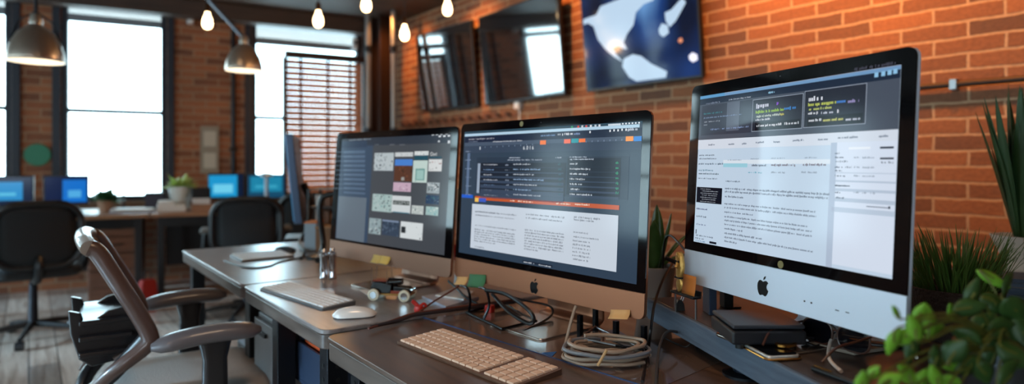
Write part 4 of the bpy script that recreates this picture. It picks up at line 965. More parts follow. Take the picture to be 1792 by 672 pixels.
keyboard('keyboard', 'pale peach-white full keyboard on the front desk before the middle computer', (776, 583), (986, 655), (712, 609), DZ+.0, mat('keyboard_case_tan', (112, 80, 62), .35, .5), mat('peach_keys', (232, 196, 170), .5), 15, 6, 'keyboards', True)
keyboard('keyboard', 'white keyboard lying beside the white mouse on the middle desk', (510, 499), (624, 533), (477, 515), DZB, mat('keyboard_case', (104, 104, 106), .4, .4), KEYW, 15, 6, 'keyboards')
keyboard('keyboard', 'blurred white keyboard on the far desk', (402, 450), (492, 442), (398, 461), DZB, MC['keyboard_case'], KEYW, 15, 5, 'keyboards')
def mouse(label, px, py, z, rz, L_, m, bm_):
    p = onz(px, py, z); T = thing('computer_mouse', label, 'mouse', p, rz, 'computer mice')
    rings = []
    for i in range(11):
        t = i/10; x = (t-.5)*L_; hw_ = .029*(max(.02, 1-(2*t-1)**4))**.5; hh = .006+.019*max(0, math.sin(PI*(t*.86+.1)))**.8
        if i in (0, 10): hw_ *= .55; hh = .006
        rings.append([(x, hw_*math.cos(a), .003+(hh*max(0, math.sin(a)) if math.sin(a) > 0 else .0)) for a in [2*PI*k/20 for k in range(20)]])
    MB().loft(rings).build('shell', m, T)
    o = [(x, y) for x, y in rrect(L_*.92, .05, .02, 5)]
    MB().prism([(x, y, 0) for x, y in o], (0, 0, .0045)).build('underside', bm_, T, bevel=.001)
er = math.atan2(-sT, cT)
mouse('white computer mouse on the middle desk beside the white keyboard', 621, 554, DZB, er+.25, .115, mat('mouse_white', (226, 222, 218), .2, coat=.6), mat('mouse_grey', (60, 64, 76), .3, .5))
mouse('small dark grey mouse on the far desk beside the blurred keyboard', 499, 441, DZB, er+.1, .1, mat('mouse_dark', (54, 62, 70), .3), BLACK)

# ================================================================ CABLES
def cable(name, label, pts, r, m, grp=None, n=8, seg=8, cat='cable', cols=None):
    P = curve(pts, n); o = P[0].copy()
    ob = MB().tube([p-o for p in P], r, seg).build(name, m, loc=o)
    return tag(ob, label, cat, grp)
RUB = mat('black_rubber', (10, 10, 12), .35)
g = lambda px, py, z: onz(px, py, z)
cable('cable', 'thin black cable trailing from the far keyboard across the far desk', [g(392, 456, DZB+.003), g(430, 468, DZB+.003), g(468, 466, DZB+.003), g(490, 458, DZB+.003), g(530, 450, DZB+.003), g(552, 446, DZB+.003)], .003, RUB)
# brown twisted cord with red knot between front and middle desks
BRN = mat('brown_cord', (92, 46, 32), .5)
zz = max(DZ, DZB)+.004
T = thing('knotted_cord', 'brown cord tied with a red ribbon knot where the front and middle desks meet', 'cord', g(733, 549, zz), 0)
o = T.location
def rel(pts): return [Vector(p)-o for p in pts]
MB().tube(rel(curve([g(645, 575, zz), g(672, 566, zz), g(700, 556, zz+.004), g(722, 549, zz+.01), g(740, 546, zz+.01), g(790, 539, zz+.008), g(850, 531, zz+.006), g(905, 524, zz+.004)], 8)), .0032, 8).build('cord', BRN, T)
MB().tube(rel(curve([g(650, 572, zz), g(700, 560, zz), g(728, 551, zz+.008), g(790, 543, zz+.006), g(850, 535, zz+.005), g(900, 529, zz+.004)], 8)), .0045, 8).build('cord', mat('dark_cord', (38, 24, 22), .4), T)
MB().tube(rel(curve([g(735, 545, zz+.012), at(760, 527, 1.75), at(785, 512, 1.80), at(803, 500, 1.82), at(812, 489, 1.84)], 8)), .0026, 8).build('cord', BRN, T)
RED = mat('red_ribbon', (170, 30, 20), .4)
kn = MB()
kn.lathe([(0, -.012), (.011, -.009), (.014, 0), (.011, .009), (0, .012)], Vector((0, 0, .012)), 14)
kn.tube(curve([(0, 0, .018), (-.008, .008, .03), (-.014, .012, .034), (-.004, .004, .022)], 5), .0045, 8)
kn.tube(curve([(0, 0, .016), (.012, -.004, .026), (.018, -.006, .018), (.006, 0, .01)], 5), .004, 8)
kn.build('ribbon_knot', RED, T)
o = MB().box((0, 0, .011), (.022, .022, .022)).build('red_block', mat('red_block_paint', (176, 36, 26), .4), loc=g(857, 547, DZ), rz=.4, bevel=.003); tag(o, 'small red block under the green sticky note on the front desk', 'block')
# glass desk mat
mm_ = thin_glass('mat_glass')
P = [g(742, 556, DZ), g(1012, 640, DZ), g(1150, 681, DZ)]
ex = (P[1]-P[0]).normalized(); ey = Vector((0, 0, 1)).cross(ex)
if ey.dot(Vector((1, 0, 0))) < 0: ey = -ey
L1 = (P[2]-P[0]).length
q = [P[0], P[0]+ex*L1, P[0]+ex*L1+ey*.40, P[0]+ey*.42]
T = thing('desk_mat', 'thin glossy grey-brown desk mat under the middle computer', 'desk mat', P[0], math.atan2(ex.y, ex.x))
sg2 = 1 if Vector((0, 0, 1)).cross(ex).dot(ey) > 0 else -1
wM = .43
MB().b2((0, 0, 0), (L1, sg2*wM, .0012)).build('mat_sheet', mat('glossy_mat', (112, 92, 82), .14, coat=.6, noise=((88, 72, 66), 5)), T)
MB().b2((-.002, -sg2*.0025, 0), (L1, 0, .002)).build('front_rim', mat('blue_rim', (70, 96, 140), .2, .4), T)
# coil of pale cable
PALE = mat('pale_cable', (158, 136, 118), .4)
T = thing('cable_coil', 'loose coil of pale beige cable on the front desk under the middle computer', 'cable', g(1062, 632, DZ), 0)
o = T.location
rc = random.Random(11)
ctr = g(1062, 632, DZ)
for k, (rx_, ry_, dz, ph) in enumerate(((.092, .062, .004, 0), (.086, .056, .011, .4), (.075, .05, .017, .9), (.09, .066, .022, 1.6), (.066, .04, .028, 2.2), (.08, .06, .033, 2.8))):
    pts = []
    for i in range(12):
        a = ph+2*PI*i/12*.97; pts.append(Vector((cT*math.cos(a)*rx_*(1+.07*rc.uniform(-1, 1))+sT*math.sin(a)*ry_, -sT*math.cos(a)*rx_+cT*math.sin(a)*ry_*(1+.08*rc.uniform(-1, 1)), dz+.0035*rc.uniform(-.6, 1)+.006)))
    MB().tube(curve(pts, 6), .0042 if k % 2 else .0036, 8).build('cable_loop', PALE if k != 3 else mat('grey_cable', (120, 122, 128), .3), T)
MB().tube(rel(curve([g(985, 612, DZ+.02), at(990, 600, 1.42), at(1000, 560, 1.44), at(1008, 535, 1.45)], 6)), .0036, 8).build('cable_tail', PALE, T)
MB().tube(rel([g(1046, 640, DZ+.03), g(1062, 612, DZ+.06)]), .003, 8).build('cable_tie', mat('tan_tie', (190, 150, 100), .5), T)
# black cables beneath the middle chin
g2 = 'black cables under the middle computer chin'
cable('cable', 'thick black cable looping down to the mat below the logo of the middle computer', [at(850, 508, 1.66), at(885, 515, 1.6), at(922, 540, 1.52), at(934, 558, 1.5), at(925, 566, 1.5), at(890, 545, 1.56), at(862, 515, 1.66)], .005, RUB, g2)
cable('cable', 'thin black cable arcing above the glossy foot of the middle computer', [at(870, 512, 1.75), at(915, 525, 1.72), at(962, 536, 1.7), at(962, 555, 1.66), g(915, 580, DZ+.004)], .003, RUB, g2)
cable('cable', 'black cable running from the gap between left and middle computers to the mat', [at(785, 492, 1.95), at(800, 505, 1.9), at(815, 520, 1.85), g(850, 540, DZ+.006)], .004, RUB, g2)
PLT = 'tall black cables beside the right edge of the middle computer'
cable('cable', 'black cable curving down from the snake plant past the grey shelf end', [at(1180, 456, 1.60), at(1160, 490, 1.5), at(1146, 530, 1.42), at(1139, 575, 1.36), g(1133, 622, DZ+.004), g(1124, 668, DZ+.004)], .0032, RUB, PLT)
cable('cable', 'black and white braided cable hanging below the grey shelf end', [at(1200, 585, 1.45), at(1170, 580, 1.40), at(1156, 600, 1.36), at(1150, 640, 1.28), g(1148, 685, DZ+.004)], .003, mat('braided', (60, 58, 58), .5), PLT)
cable('cable', 'thin black cable sagging under the grey shelf towards its round leg', [at(1160, 590, 1.45), at(1180, 600, 1.42), at(1200, 607, 1.4), at(1212, 598, 1.4)], .0025, RUB, PLT)
cable('cable', 'black cable drooping from the left edge of the right computer to the brown clip', [at(1200, 440, 1.52), at(1188, 425, 1.6), at(1172, 412, 1.66), at(1163, 425, 1.68), at(1160, 470, 1.68)], .003, RUB)
cable('cable', 'pale strip of cable hanging between left and middle computers', [at(800, 330, 2.15), at(801, 400, 2.15), at(800, 450, 2.12), at(797, 500, 2.08)], .006, WHITE)
cable('cable', 'short red cable beside the pale strip between left and middle computers', [at(797, 428, 2.16), at(797, 455, 2.15)], .006, RED)
# ================================================================ WIRE RACKS
WIRE = mat('black_wire', (12, 13, 18), .25, .5)
def P_(px, py, d): return at(px, py, d)
T = thing('wire_stand', 'black triangular wire stand on the mat below the green sticky note', 'stand', g(878, 577, DZ+.002), 0); o = T.location
zb = DZ+.006
MB().tube(rel([g(817, 547, zb), g(879, 576, zb), g(938, 562, zb), g(880, 530, zb)]), .0042, 8, closed=True).build('base_frame', WIRE, T)
for a, b_ in (((820, 548, zb), (818, 505, 1.72)), ((846, 560, zb), (851, 508, 1.66))):
    MB().tube(rel(curve([g(*a), at(b_[0]+5, (a[1]+b_[1])/2, b_[2]), at(*b_), at(b_[0]-12, b_[1]-5, b_[2]+.05)], 6)), .0036, 8).build('upright', WIRE, T)
T = thing('wire_rack', 'black wire rack with four posts under the right side of the middle computer', 'rack', g(1080, 615, DZ+.002), 0); o = T.location
base = [g(1010, 592, DZ+.01), g(1045, 578, DZ+.01), g(1128, 612, DZ+.01), g(1100, 635, DZ+.01)]
pos = [(1015, 600), (1042, 578), (1078, 612), (1127, 622)]
for px, py in pos:
    q = g(px, py, DZ+.001); MB().b2(q-o-Vector((.0055, .0055, 0)), q-o+Vector((.0055, .0055, CZ-.355-DZ))).build('post', WIRE, T, bevel=.001)
cr = [g(*p, DZ+.03) for p in ((1015, 592), (1042, 572), (1127, 612), (1078, 605))]
for i in range(4): MB().tube(rel([cr[i], cr[(i+1) % 4]]), .0028, 8).build('rail', STEEL if i % 2 else WIRE, T)
sh_ = MB().prism(rel([g(1052, 583, DZ+.028), g(1078, 578, DZ+.028), g(1125, 606, DZ+.028), g(1100, 612, DZ+.028)]), (0, 0, .003)); sh_.build('shelf_plate', mat('rack_plate', (80, 80, 84), .3, .6), T)

# ================================================================ TOY CAR
c = g(688, 524, DZB); T = thing('toy_car', 'small antique black toy car with cream wheels on the middle desk', 'toy car', c, er-.18)
TB = mat('toy_black', (10, 8, 9), .25, coat=.15); TR_ = mat('toy_red', (128, 48, 26), .3); CRM = mat('cream_tyre', (200, 190, 166), .5)
MB().b2((-.068, -.022, .016), (.062, .022, .022)).build('chassis', mat('toy_brass', (150, 110, 60), .3, .8), T, bevel=.002)
b = MB(); b.prism([(-.062, -.021, .022), (.0, -.021, .022), (.002, -.021, .048), (-.012, -.021, .05), (-.03, -.021, .054), (-.056, -.021, .056), (-.064, -.021, .04)], (0, .042, 0)); b.build('cabin', TB, T, bevel=.003)
b = MB(); b.prism([(.004, -.016, .022), (.058, -.016, .022), (.06, -.016, .036), (.052, -.016, .04), (.006, -.016, .044)], (0, .032, 0)); b.build('bonnet', TB, T, bevel=.004)
MB().b2((.0, -.0225, .022), (.05, -.0165, .03)).build('running_board', TR_, T, bevel=.001)
MB().tube([(-.012, 0, .052), (.03, 0, .056)], [.013, .009], 12).build('rolled_hood', TB, T)
for x in (-.05, .046):
    for s_ in (-1, 1):
        w_2 = MB().tube([(x, s_*.026, .018), (x, s_*.034, .018)], .018, 24).build('wheel', CRM, T, bevel=.002)
        MB().tube([(x, s_*.034, .018), (x, s_*.0355, .018)], .010, 16).build('hub', CHROME, w_2)
for y in (-.012, .012): MB().tube([(.061, y, .034), (.068, y, .034)], [.005, .0065], 12).build('headlamp', CHROME, T)
for x in (-.06, -.012):
    MB().tube([(x, -.02, .05), (x, -.02, .098)], .0013, 6).build('canopy_rod', STEEL, T); MB().tube([(x, .02, .05), (x, .02, .098)], .0013, 6).build('canopy_rod', STEEL, T)
MB().b2((-.058, -.018, .056), (-.016, .018, .06)).build('roof', TR_, T, bevel=.001)
# white card under the car
o = MB().prism([(v.x, v.y, 0) for v in [g(*p, DZB)-g(660, 520, DZB) for p in ((629, 508), (652, 505), (676, 520), (655, 524))]], (0, 0, .0008)).build('paper_card', PAPER, loc=g(660, 520, DZB+.0002)); tag(o, 'small white card under the rear wheels of the toy car', 'card')
# ================================================================ CHROME CUPS
for px, py, hh, lab in ((567, 488, .09, 'chrome cylinder canister left of its twin beside the left computer'), (582, 488, .095, 'chrome cylinder canister nearest the left computer, beside its twin')):
    p = g(px, py, DZB); T = thing('chrome_canister', lab, 'canister', p, 0, 'pair of chrome canisters')
    MB().lathe([(0, 0), (.013, 0), (.0145, .004), (.0125, .01), (.0125, hh-.016), (.0145, hh-.01), (.0145, hh-.004), (.011, hh), (0, hh)], seg=24).build('canister_body', CHROME, T)
    MB().lathe([(0, hh), (.006, hh), (.009, hh+.008), (.005, hh+.015), (0, hh+.016)], seg=16).build('knob', CHROME, T)
p = at(574, 440, 2.3); 
# ================================================================ papers beneath left computer
def flatq(name, label, pts, z, th, m, cat='paper', grp=None):
    Q = [g(a, b, z) for a, b in pts]; o_ = Q[0].copy()
    ob = MB().prism([q-o_ for q in Q], (0, 0, th)).build(name, m, loc=o_, bevel=.0004 if th > .002 else 0); return tag(ob, label, cat, grp)
flatq('magazine', 'folded pale magazine lying right of the left computer stand', [(738, 522), (790, 513), (838, 524), (780, 541)], DZB, .008, mat('magazine_cover', (120, 126, 146), .35, noise=((190, 194, 204), 30)), 'magazine')
flatq('paper_sheet', 'crumpled white sheet on top of the folded magazine between the computers', [(762, 518), (795, 505), (830, 512), (812, 526)], DZB+.0085, .004, PAPER)
flatq('paper_sheet', 'pale blue sheet of paper beside the magazine on the middle desk', [(728, 526), (752, 521), (772, 532), (742, 538)], DZB, .001, mat('blue_paper', (150, 176, 200), .6))
flatq('paper_scrap', 'small blue paper scrap on the mat in front of the glossy foot', [(948, 618), (974, 616), (966, 624)], DZ+.0015, .001, mat('blue_scrap', (40, 96, 160), .5))
# ================================================================ RIGHT SHELF OBJECTS
zS = SZ+.0012
# small computer box on rails
P0, P1, P2, P3 = [onz(a, b, SZ+.046) for a, b in ((1247, 549), (1300, 566), (1406, 566), (1345, 545))]
c = (P0+P1+P2+P3)/4; ex = (P2-P1).normalized()
T = thing('mini_computer', 'flat black box computer on the grey shelf below the right computer', 'computer', (c.x, c.y, zS), math.atan2(ex.y, ex.x))
w = .135; dd = .125
MB().b2((-w/2, -dd/2, .010), (w/2, dd/2, .036)).build('case', mat('box_black', (26, 27, 32), .45), T, bevel=.005, seg=3)
MB().b2((-w/2+.002, -dd/2+.002, .0385), (w/2-.002, dd/2-.002, .046)).build('lid', mat('box_lid', (46, 49, 56), .4), T, bevel=.003)
for x in (-w/2+.02, w/2-.02):
    for y in (-dd/2+.02, dd/2-.02): MB().tube([(x, y, 0), (x, y, .010)], .008, 12).build('foot', BLACK, T)
p = onz(1256, 556, SZ); 
T = thing('book_end', 'slate-blue upright bracket beside the flat black box, under the right computer', 'bracket', p+Vector((.02, .03, .001)), er)
MB().b2((-.011, -.02, 0), (.006, .03, .064)).build('upright', mat('slate_bracket', (58, 70, 92), .35, .5), T, bevel=.002)
MB().b2((.006, -.02, 0), (.03, .03, .003)).build('foot', MC['slate_bracket'], T)
p = onz(1278, 545, SZ)
T = thing('book_end', 'thin black metal bracket behind the flat black box', 'bracket', p+Vector((.03, .03, .001)), er)
MB().b2((-.01, -.015, 0), (.012, .02, .062)).build('upright', BLACK, T, bevel=.002); MB().b2((.012, -.015, 0), (.03, .02, .003)).build('foot', BLACK, T)
# phone
T = thing('phone', 'phone with white edge and gold rim lying on the front of the grey shelf', 'phone', onz(1338, 612, zS), srz-.03)
MB().prism([(x, y, .002) for x, y in rrect(.125, .062, .01, 4)], (0, 0, .006)).build('phone_body', mat('phone_edge', (214, 208, 200), .2, .6), T, bevel=.002)
MB().prism([(x, y, .008) for x, y in rrect(.118, .056, .008, 4)], (0, 0, .0008)).build('phone_screen', mat('phone_glass', (8, 8, 10), .05), T)
MB().tube([(x, y, .002) for x, y in rrect(.129, .066, .012, 4)], .002, 8, closed=True).build('gold_rim', mat('gold', (200, 140, 70), .25, 1), T)
o = MB().lathe([(.018, 0), (.024, .001), (.024, .005), (.018, .006), (.018, 0)], seg=28, squash=.7).build('ring', mat('gold', (200, 140, 70), .25, 1), loc=onz(1375, 604, zS+.010), rz=0); tag(o, 'gold ring lying on the phone below the flat black box', 'ring')
# glasses / dark cup
T = thing('sunglasses', 'pair of dark sunglasses on papers under the right computer', 'sunglasses', onz(1462, 606, zS+.007), srz+PI+.35)
LNS = mat('dark_lens', (14, 12, 16), .06)
for s_ in (-1, 1):
    le = MB(); le.prism([(s_*.034+x, 0, .021+z) for x, z in rrect(.056, .042, .018, 5)], (0, .003, 0)); le.build('lens', LNS, T)
    MB().tube([(s_*.034+x, .0015, .021+z) for x, z in rrect(.058, .044, .019, 5)], .0022, 8, closed=True).build('rim', mat('brown_rim', (70, 40, 30), .3), T)
    MB().tube(curve([(s_*.064, 0, .032), (s_*.066, .05, .031), (s_*.062, .1, .028), (s_*.056, .13, .008)], 5), .0022, 8).build('temple', MC['brown_rim'], T)
MB().tube([(-.007, 0, .026), (0, 0, .03), (.007, 0, .026)], .002, 8).build('bridge', MC['brown_rim'], T)
flatq('paper_sheet', 'stack of pale papers spread under the right computer and sunglasses', [(1415, 604), (1470, 586), (1600, 606), (1495, 622)], zS, .006, mat('warm_paper', (150, 138, 126), .7))
gr = 'cables on the grey shelf below the right computer'
cable('cable', 'white cable curling down to a silver plug on the grey shelf', [onz(1500, 590, SZ+.025), at(1478, 580, 1.17), onz(1457, 592, SZ+.02), onz(1450, 615, SZ+.008), onz(1454, 632, SZ+.005), onz(1472, 650, SZ+.005)], .0032, mat('ivory_cable', (214, 200, 190), .35), gr)
cable('cable', 'upper black cable leaving the flat black box to the right', [onz(1404, 590, SZ+.025), onz(1425, 592, SZ+.012), onz(1448, 588, SZ+.012), onz(1475, 578, SZ+.02)], .0028, RUB, gr)
cable('cable', 'lower black cable sagging from the flat black box to the right', [onz(1403, 596, SZ+.012), onz(1425, 606, SZ+.005), onz(1440, 600, SZ+.006), onz(1452, 588, SZ+.01)], .0028, RUB, gr)
cable('cable', 'long black cable running under the chin of the right computer to the plants', [at(1455, 570, 1.2), onz(1480, 592, SZ+.022), onz(1520, 602, SZ+.016), onz(1560, 606, SZ+.015), onz(1610, 612, SZ+.01)], .003, RUB, gr)
cable('cable', 'pale cable behind the lower corner of the right computer', [onz(1500, 592, SZ+.02), onz(1560, 598, SZ+.016), onz(1596, 610, SZ+.01), onz(1604, 626, SZ+.006)], .0028, mat('ivory_cable', (214, 200, 190), .35), gr)
T = thing('pen', 'black pen with a gold clip at the near end of the grey shelf', 'pen', onz(1470, 668, zS), srz+.2)
MB().tube([(-.05, 0, .0055), (.045, 0, .0055), (.055, 0, .0045)], [.005, .005, .0015], 12).build('barrel', BLACK, T)
MB().b2((-.048, -.0015, .0105), (-.015, .0015, .012)).build('clip', mat('gold', (200, 140, 70), .25, 1), T)
# organiser, figurine, orange note by left corner of right computer
a_ = MR.uv(1219, 500)
fw_ = Vector((MR.nb.x, MR.nb.y, 0)).normalized()
p = MR.C+MR.e*(a_[0]-.002)-fw_*(.030+.225*math.sin(MR.tilt)); p.z = zS
T = thing('desk_stand', 'small black metal stand holding the gold figurine and orange note', 'stand', p, MR.rz)
MB().b2((-.040, -.011, .044), (.044, .012, .050)).build('tray', BLACK, T, bevel=.002)
for x in (-.036, .040): MB().tube([(x, 0, 0), (x, 0, .044)], .0022, 8).build('leg', STEEL, T)
MB().b2((-.040, .006, .05), (-.034, .012, .115)).build('side_upright', BLACK, T); MB().b2((.0, .008, .05), (.044, .012, .06)).build('back_lip', BLACK, T)
pz = zS+.0505; q = p+MR.e*(-.018); q.z = pz
T = thing('figurine', 'slim ornate gold figurine with a face on the small black stand', 'figurine', q, MR.rz)
T.scale = (.95, .95, .9)
GOLD = mat('antique_gold', (214, 168, 92), .35, .7, bump=.8, bscale=120)
b = MB(); b.loft([[(x*wx, y*.006, z) for x, y in [(math.cos(2*PI*k/16), math.sin(2*PI*k/16)) for k in range(16)]] for wx, z in ((.003, 0), (.013, .010), (.014, .02), (.006, .033))]); b.build('lower_body', GOLD, T)
b = MB(); b.loft([[(x*wx+ox, y*.008, z) for x, y in [(math.cos(2*PI*k/16), math.sin(2*PI*k/16)) for k in range(16)]] for wx, z, ox in ((.006, .031, 0), (.012, .042, 0), (.014, .055, .001), (.015, .068, .001), (.013, .085, -.001), (.009, .094, -.002), (.003, .098, -.002))]); b.build('head', GOLD, T)
MB().tube([(-.005, -.008, .075), (-.005, -.0095, .075)], .003, 12).build('eye', BLACK, T); MB().tube([(.006, -.008, .075), (.006, -.0095, .075)], .003, 12).build('eye', BLACK, T)
MB().tube([(.001, -.007, .072), (.003, -.013, .062), (.001, -.008, .059)], [.002, .0035, .002], 8).build('nose', GOLD, T)
MB().b2((-.012, -.008, .032), (.01, .008, .036)).build('collar', BLACK, T)
q2 = Vector((p.x, p.y, pz))+MR.e*.022-fw_*.002
o = MB().sheet([[(x*.046, -.001-.005*(t/5)**2, .042-.042*t/5) for x in (-.5, 0, .5)] for t in range(6)]).build('sticky_note', mat('orange_note', (190, 110, 40), .7), loc=q2+Vector((0, 0, .0008)), rz=MR.rz, solid=.0005)
tag(o, 'orange sticky note standing on the small black stand beside the gold figurine', 'sticky note')
p = onz(1190, 544, SZ); T = thing('binder_clip', 'small black binder clip standing at the left end of the grey shelf', 'binder clip', (p.x, p.y, zS), er)
MB().prism([(-.010, -.008, 0), (.010, -.008, 0), (.009, -.003, .016), (.003, -.001, .024), (-.004, -.001, .024), (-.009, -.003, .016)], (0, .014, 0)).build('clip_body', BLACK, T, bevel=.001)
MB().tube([(.006, 0, .022), (.009, 0, .03), (.005, 0, .033), (.002, 0, .024)], .001, 6).build('wire_handle', STEEL, T)
# clamp/cable end by plant
o = MB().tube([(0, 0, 0), at(1200, 466, 1.5)-at(1166, 452, 1.55)], [.005, .006], 10).build('pen_light', DARKMETAL, loc=at(1166, 452, 1.55)); tag(o, 'short dark metal rod resting between the snake plant and the gold figurine', 'rod')

# ================================================================ PLANTS
# snake plant
p = at(1143, 500, 1.75); p.z = DZ
T = thing('snake_plant', 'dark green snake plant in a pale grey pot behind the middle computer', 'plant', p, 0)
MB().lathe([(0, 0), (.042, 0), (.062, .135), (.056, .135), (.054, .12), (0, .12)], seg=4*8).build('pot', mat('pale_grey_pot', (150, 146, 142), .5), T)
MB().lathe([(0, .122), (.053, .121)], seg=20).build('soil', mat('soil', (30, 22, 16), .9), T)
SN = mat('snake_leaf', (28, 62, 26), .35, noise=((70, 104, 50), 30)); rr_ = random.Random(2)
for az, el, L_, wd, dr in ((.2, .03, .185, .045, .02), (er, .15, .165, .036, .12), (er+.1, .42, .15, .03, .5), (2.2, .1, .16, .04, .1), (-2.4, .08, .15, .04, .15), (er-.3, .5, .11, .028, .9)):
    f = MB(); leafblade(f, (math.cos(az)*.014, math.sin(az)*.014, .118), az, el, L_, wd, dr, rr_, 8); f.build('leaf', SN, T, solid=.003)
# grass plant
p = at(1668, 500, 1.22); p.z = zS
T = thing('grass_plant', 'spiky green grass plant in a dark woven pot right of the right computer', 'plant', p, 0)
MB().lathe([(0, 0), (.058, 0), (.078, .05), (.082, .10), (.076, .10), (.074, .088), (0, .088)], seg=32).build('pot', mat('woven_dark', (40, 26, 20), .8, bump=1, bscale=200), T)
MB().lathe([(0, .09), (.073, .089)], seg=20).build('soil', mat('soil', (30, 22, 16), .9), T)
f = MB(); rg = random.Random(9)
for i in range(300):
    a = rg.uniform(0, 2*PI); r0 = .065*math.sqrt(rg.random()); el = rg.uniform(.0, .3)+r0*5*.9
    leafblade(f, (math.cos(a)*r0, math.sin(a)*r0, .086), a+rg.uniform(-.5, .5), el*.9, rg.uniform(.07, .14), rg.uniform(.0022, .0042), rg.uniform(-.1, .35), rg, 5)
f.build('grass_blades', mat('grass_green', (44, 74, 28), .5, noise=((84, 112, 44), 20)), T, solid=.0006)
# foreground leafy plant
p = at(1770, 600, .82); p.z = zS
T = thing('leafy_plant', 'blurred bright green leafy plant in the near right corner in front of the right computer', 'plant', p, 0)
MB().lathe([(0, 0), (.05, 0), (.062, .08), (.064, .10), (.058, .10), (.056, .09), (0, .09)], seg=32).build('pot', mat('near_black_pot', (20, 17, 17), .45), T)
MB().lathe([(0, .092), (.055, .091)], seg=20).build('soil', mat('soil', (30, 22, 16), .9), T)
root = Vector((0, 0, .09)); o = T.location.copy()
right = Vector((cT, -sT, 0)); fwd = Vector((sT, cT, 0)); rl = random.Random(21)
def fleaf(mb, c, L_, w, ang, tilt, stemfrom=None):
    "pointed oval leaf near a point; ang = direction in the picture-facing plane, tilt = turn away from the viewer"
    ax = right*math.cos(ang)+Vector((0, 0, 1))*math.sin(ang); ax = (ax+fwd*tilt*.6).normalized()
    sd = ax.cross(fwd*math.cos(tilt)+Vector((0, 0, 1))*math.sin(tilt)).normalized(); nm = sd.cross(ax)
    gr_ = []
    for i in range(9):
        t = i/8; ww = w/2*(math.sin(PI*t**.85))**.9+.0004; q = c+ax*L_*(t-.5)+nm*(L_*.18*(t-.5)**2)
        gr_.append([q-sd*ww+nm*ww*.35, q-sd*ww*.5+nm*ww*.1, q, q+sd*ww*.5+nm*ww*.1, q+sd*ww+nm*ww*.35])
    mb.sheet(gr_)
lv = MB(); ld = MB(); st = MB()
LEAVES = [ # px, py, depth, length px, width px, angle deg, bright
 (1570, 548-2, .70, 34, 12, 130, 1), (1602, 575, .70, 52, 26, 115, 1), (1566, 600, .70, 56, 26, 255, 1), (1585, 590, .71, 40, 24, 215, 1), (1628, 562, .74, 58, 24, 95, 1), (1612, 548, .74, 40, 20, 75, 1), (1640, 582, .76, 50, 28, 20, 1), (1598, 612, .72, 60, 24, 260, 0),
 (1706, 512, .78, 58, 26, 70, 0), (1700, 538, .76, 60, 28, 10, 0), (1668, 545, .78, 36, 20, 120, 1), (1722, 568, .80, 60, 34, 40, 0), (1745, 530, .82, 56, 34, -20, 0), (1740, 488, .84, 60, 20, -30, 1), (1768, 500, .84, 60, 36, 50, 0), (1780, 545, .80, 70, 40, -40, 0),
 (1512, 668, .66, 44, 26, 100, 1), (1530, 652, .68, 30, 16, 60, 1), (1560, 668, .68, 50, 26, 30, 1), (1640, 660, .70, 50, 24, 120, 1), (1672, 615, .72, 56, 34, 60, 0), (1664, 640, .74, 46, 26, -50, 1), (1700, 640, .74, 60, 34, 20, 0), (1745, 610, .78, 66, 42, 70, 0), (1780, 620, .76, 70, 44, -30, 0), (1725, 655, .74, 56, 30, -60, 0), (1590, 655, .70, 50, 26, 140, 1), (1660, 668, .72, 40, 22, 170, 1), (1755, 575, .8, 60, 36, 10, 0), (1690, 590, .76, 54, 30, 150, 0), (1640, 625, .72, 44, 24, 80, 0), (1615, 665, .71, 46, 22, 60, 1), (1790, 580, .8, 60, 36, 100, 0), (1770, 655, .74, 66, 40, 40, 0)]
for i, (px, py, d, L_, w, an, br) in enumerate(LEAVES):
    c = at(px, py, d)-o; k = d/F
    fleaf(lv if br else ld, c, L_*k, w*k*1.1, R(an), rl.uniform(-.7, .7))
    ax = right*math.cos(R(an))+Vector((0, 0, 1))*math.sin(R(an))
    b0 = c-ax*L_*k*.5
    mid = root.lerp(b0, .55)+Vector((0, 0, .025))
    st.tube(curve([root+Vector((rl.uniform(-.02, .02), rl.uniform(-.02, .02), 0)), mid, b0, c], 5), [.0016], 5) if 0 else st.tube(curve([root+Vector((rl.uniform(-.02, .02), rl.uniform(-.02, .02), 0)), mid, b0, c], 5), .0013, 5)
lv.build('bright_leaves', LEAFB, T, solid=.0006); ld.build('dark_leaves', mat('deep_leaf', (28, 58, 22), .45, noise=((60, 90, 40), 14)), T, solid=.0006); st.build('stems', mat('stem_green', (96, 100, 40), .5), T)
# side cabinet with white planter at the right edge
T = thing('side_cabinet', 'low dark cabinet at the right edge behind the plants', 'cabinet', (1.75, -.3, 0), 0)
zc_ = CZ-.37
MB().b2((0, 0, .05), (.75, 1.15, zc_-.02)).build('body', mat('cabinet_dark', (34, 22, 18), .6), T, bevel=.004)
MB().b2((-.012, -.012, zc_-.02), (.762, 1.162, zc_)).build('top_board', mat('cabinet_top', (50, 34, 28), .5), T, bevel=.003)
for y0 in (.01, .58):
    d_ = MB().b2((-.018, y0, .07), (0, y0+.56, zc_-.04)).build('door', MC['cabinet_dark'], T, bevel=.003)
    MB().tube([(-.025, y0+(.5 if y0 < .1 else .06), .45), (-.025, y0+(.5 if y0 < .1 else .06), .55)], .006, 8).build('handle', STEEL, d_)
for x in (.03, .68):
    for y in (.03, 1.08): MB().b2((x, y, 0), (x+.04, y+.04, .05)).build('foot', BLACK, T)
p = at(1792, 500, 1.9); p.z = zc_+.001
T = thing('tall_leaf_plant', 'plant with long dark upright leaves in a faceted white pot at the right edge', 'plant', p, .2)
MB().lathe([(0, 0), (.035, 0), (.05, .05), (.05, .07), (.085, .15), (.078, .15), (.07, .138), (0, .138)], seg=8).build('pot', mat('white_planter', (196, 188, 178), .5), T, smooth=False)
f = MB(); r6 = random.Random(4)
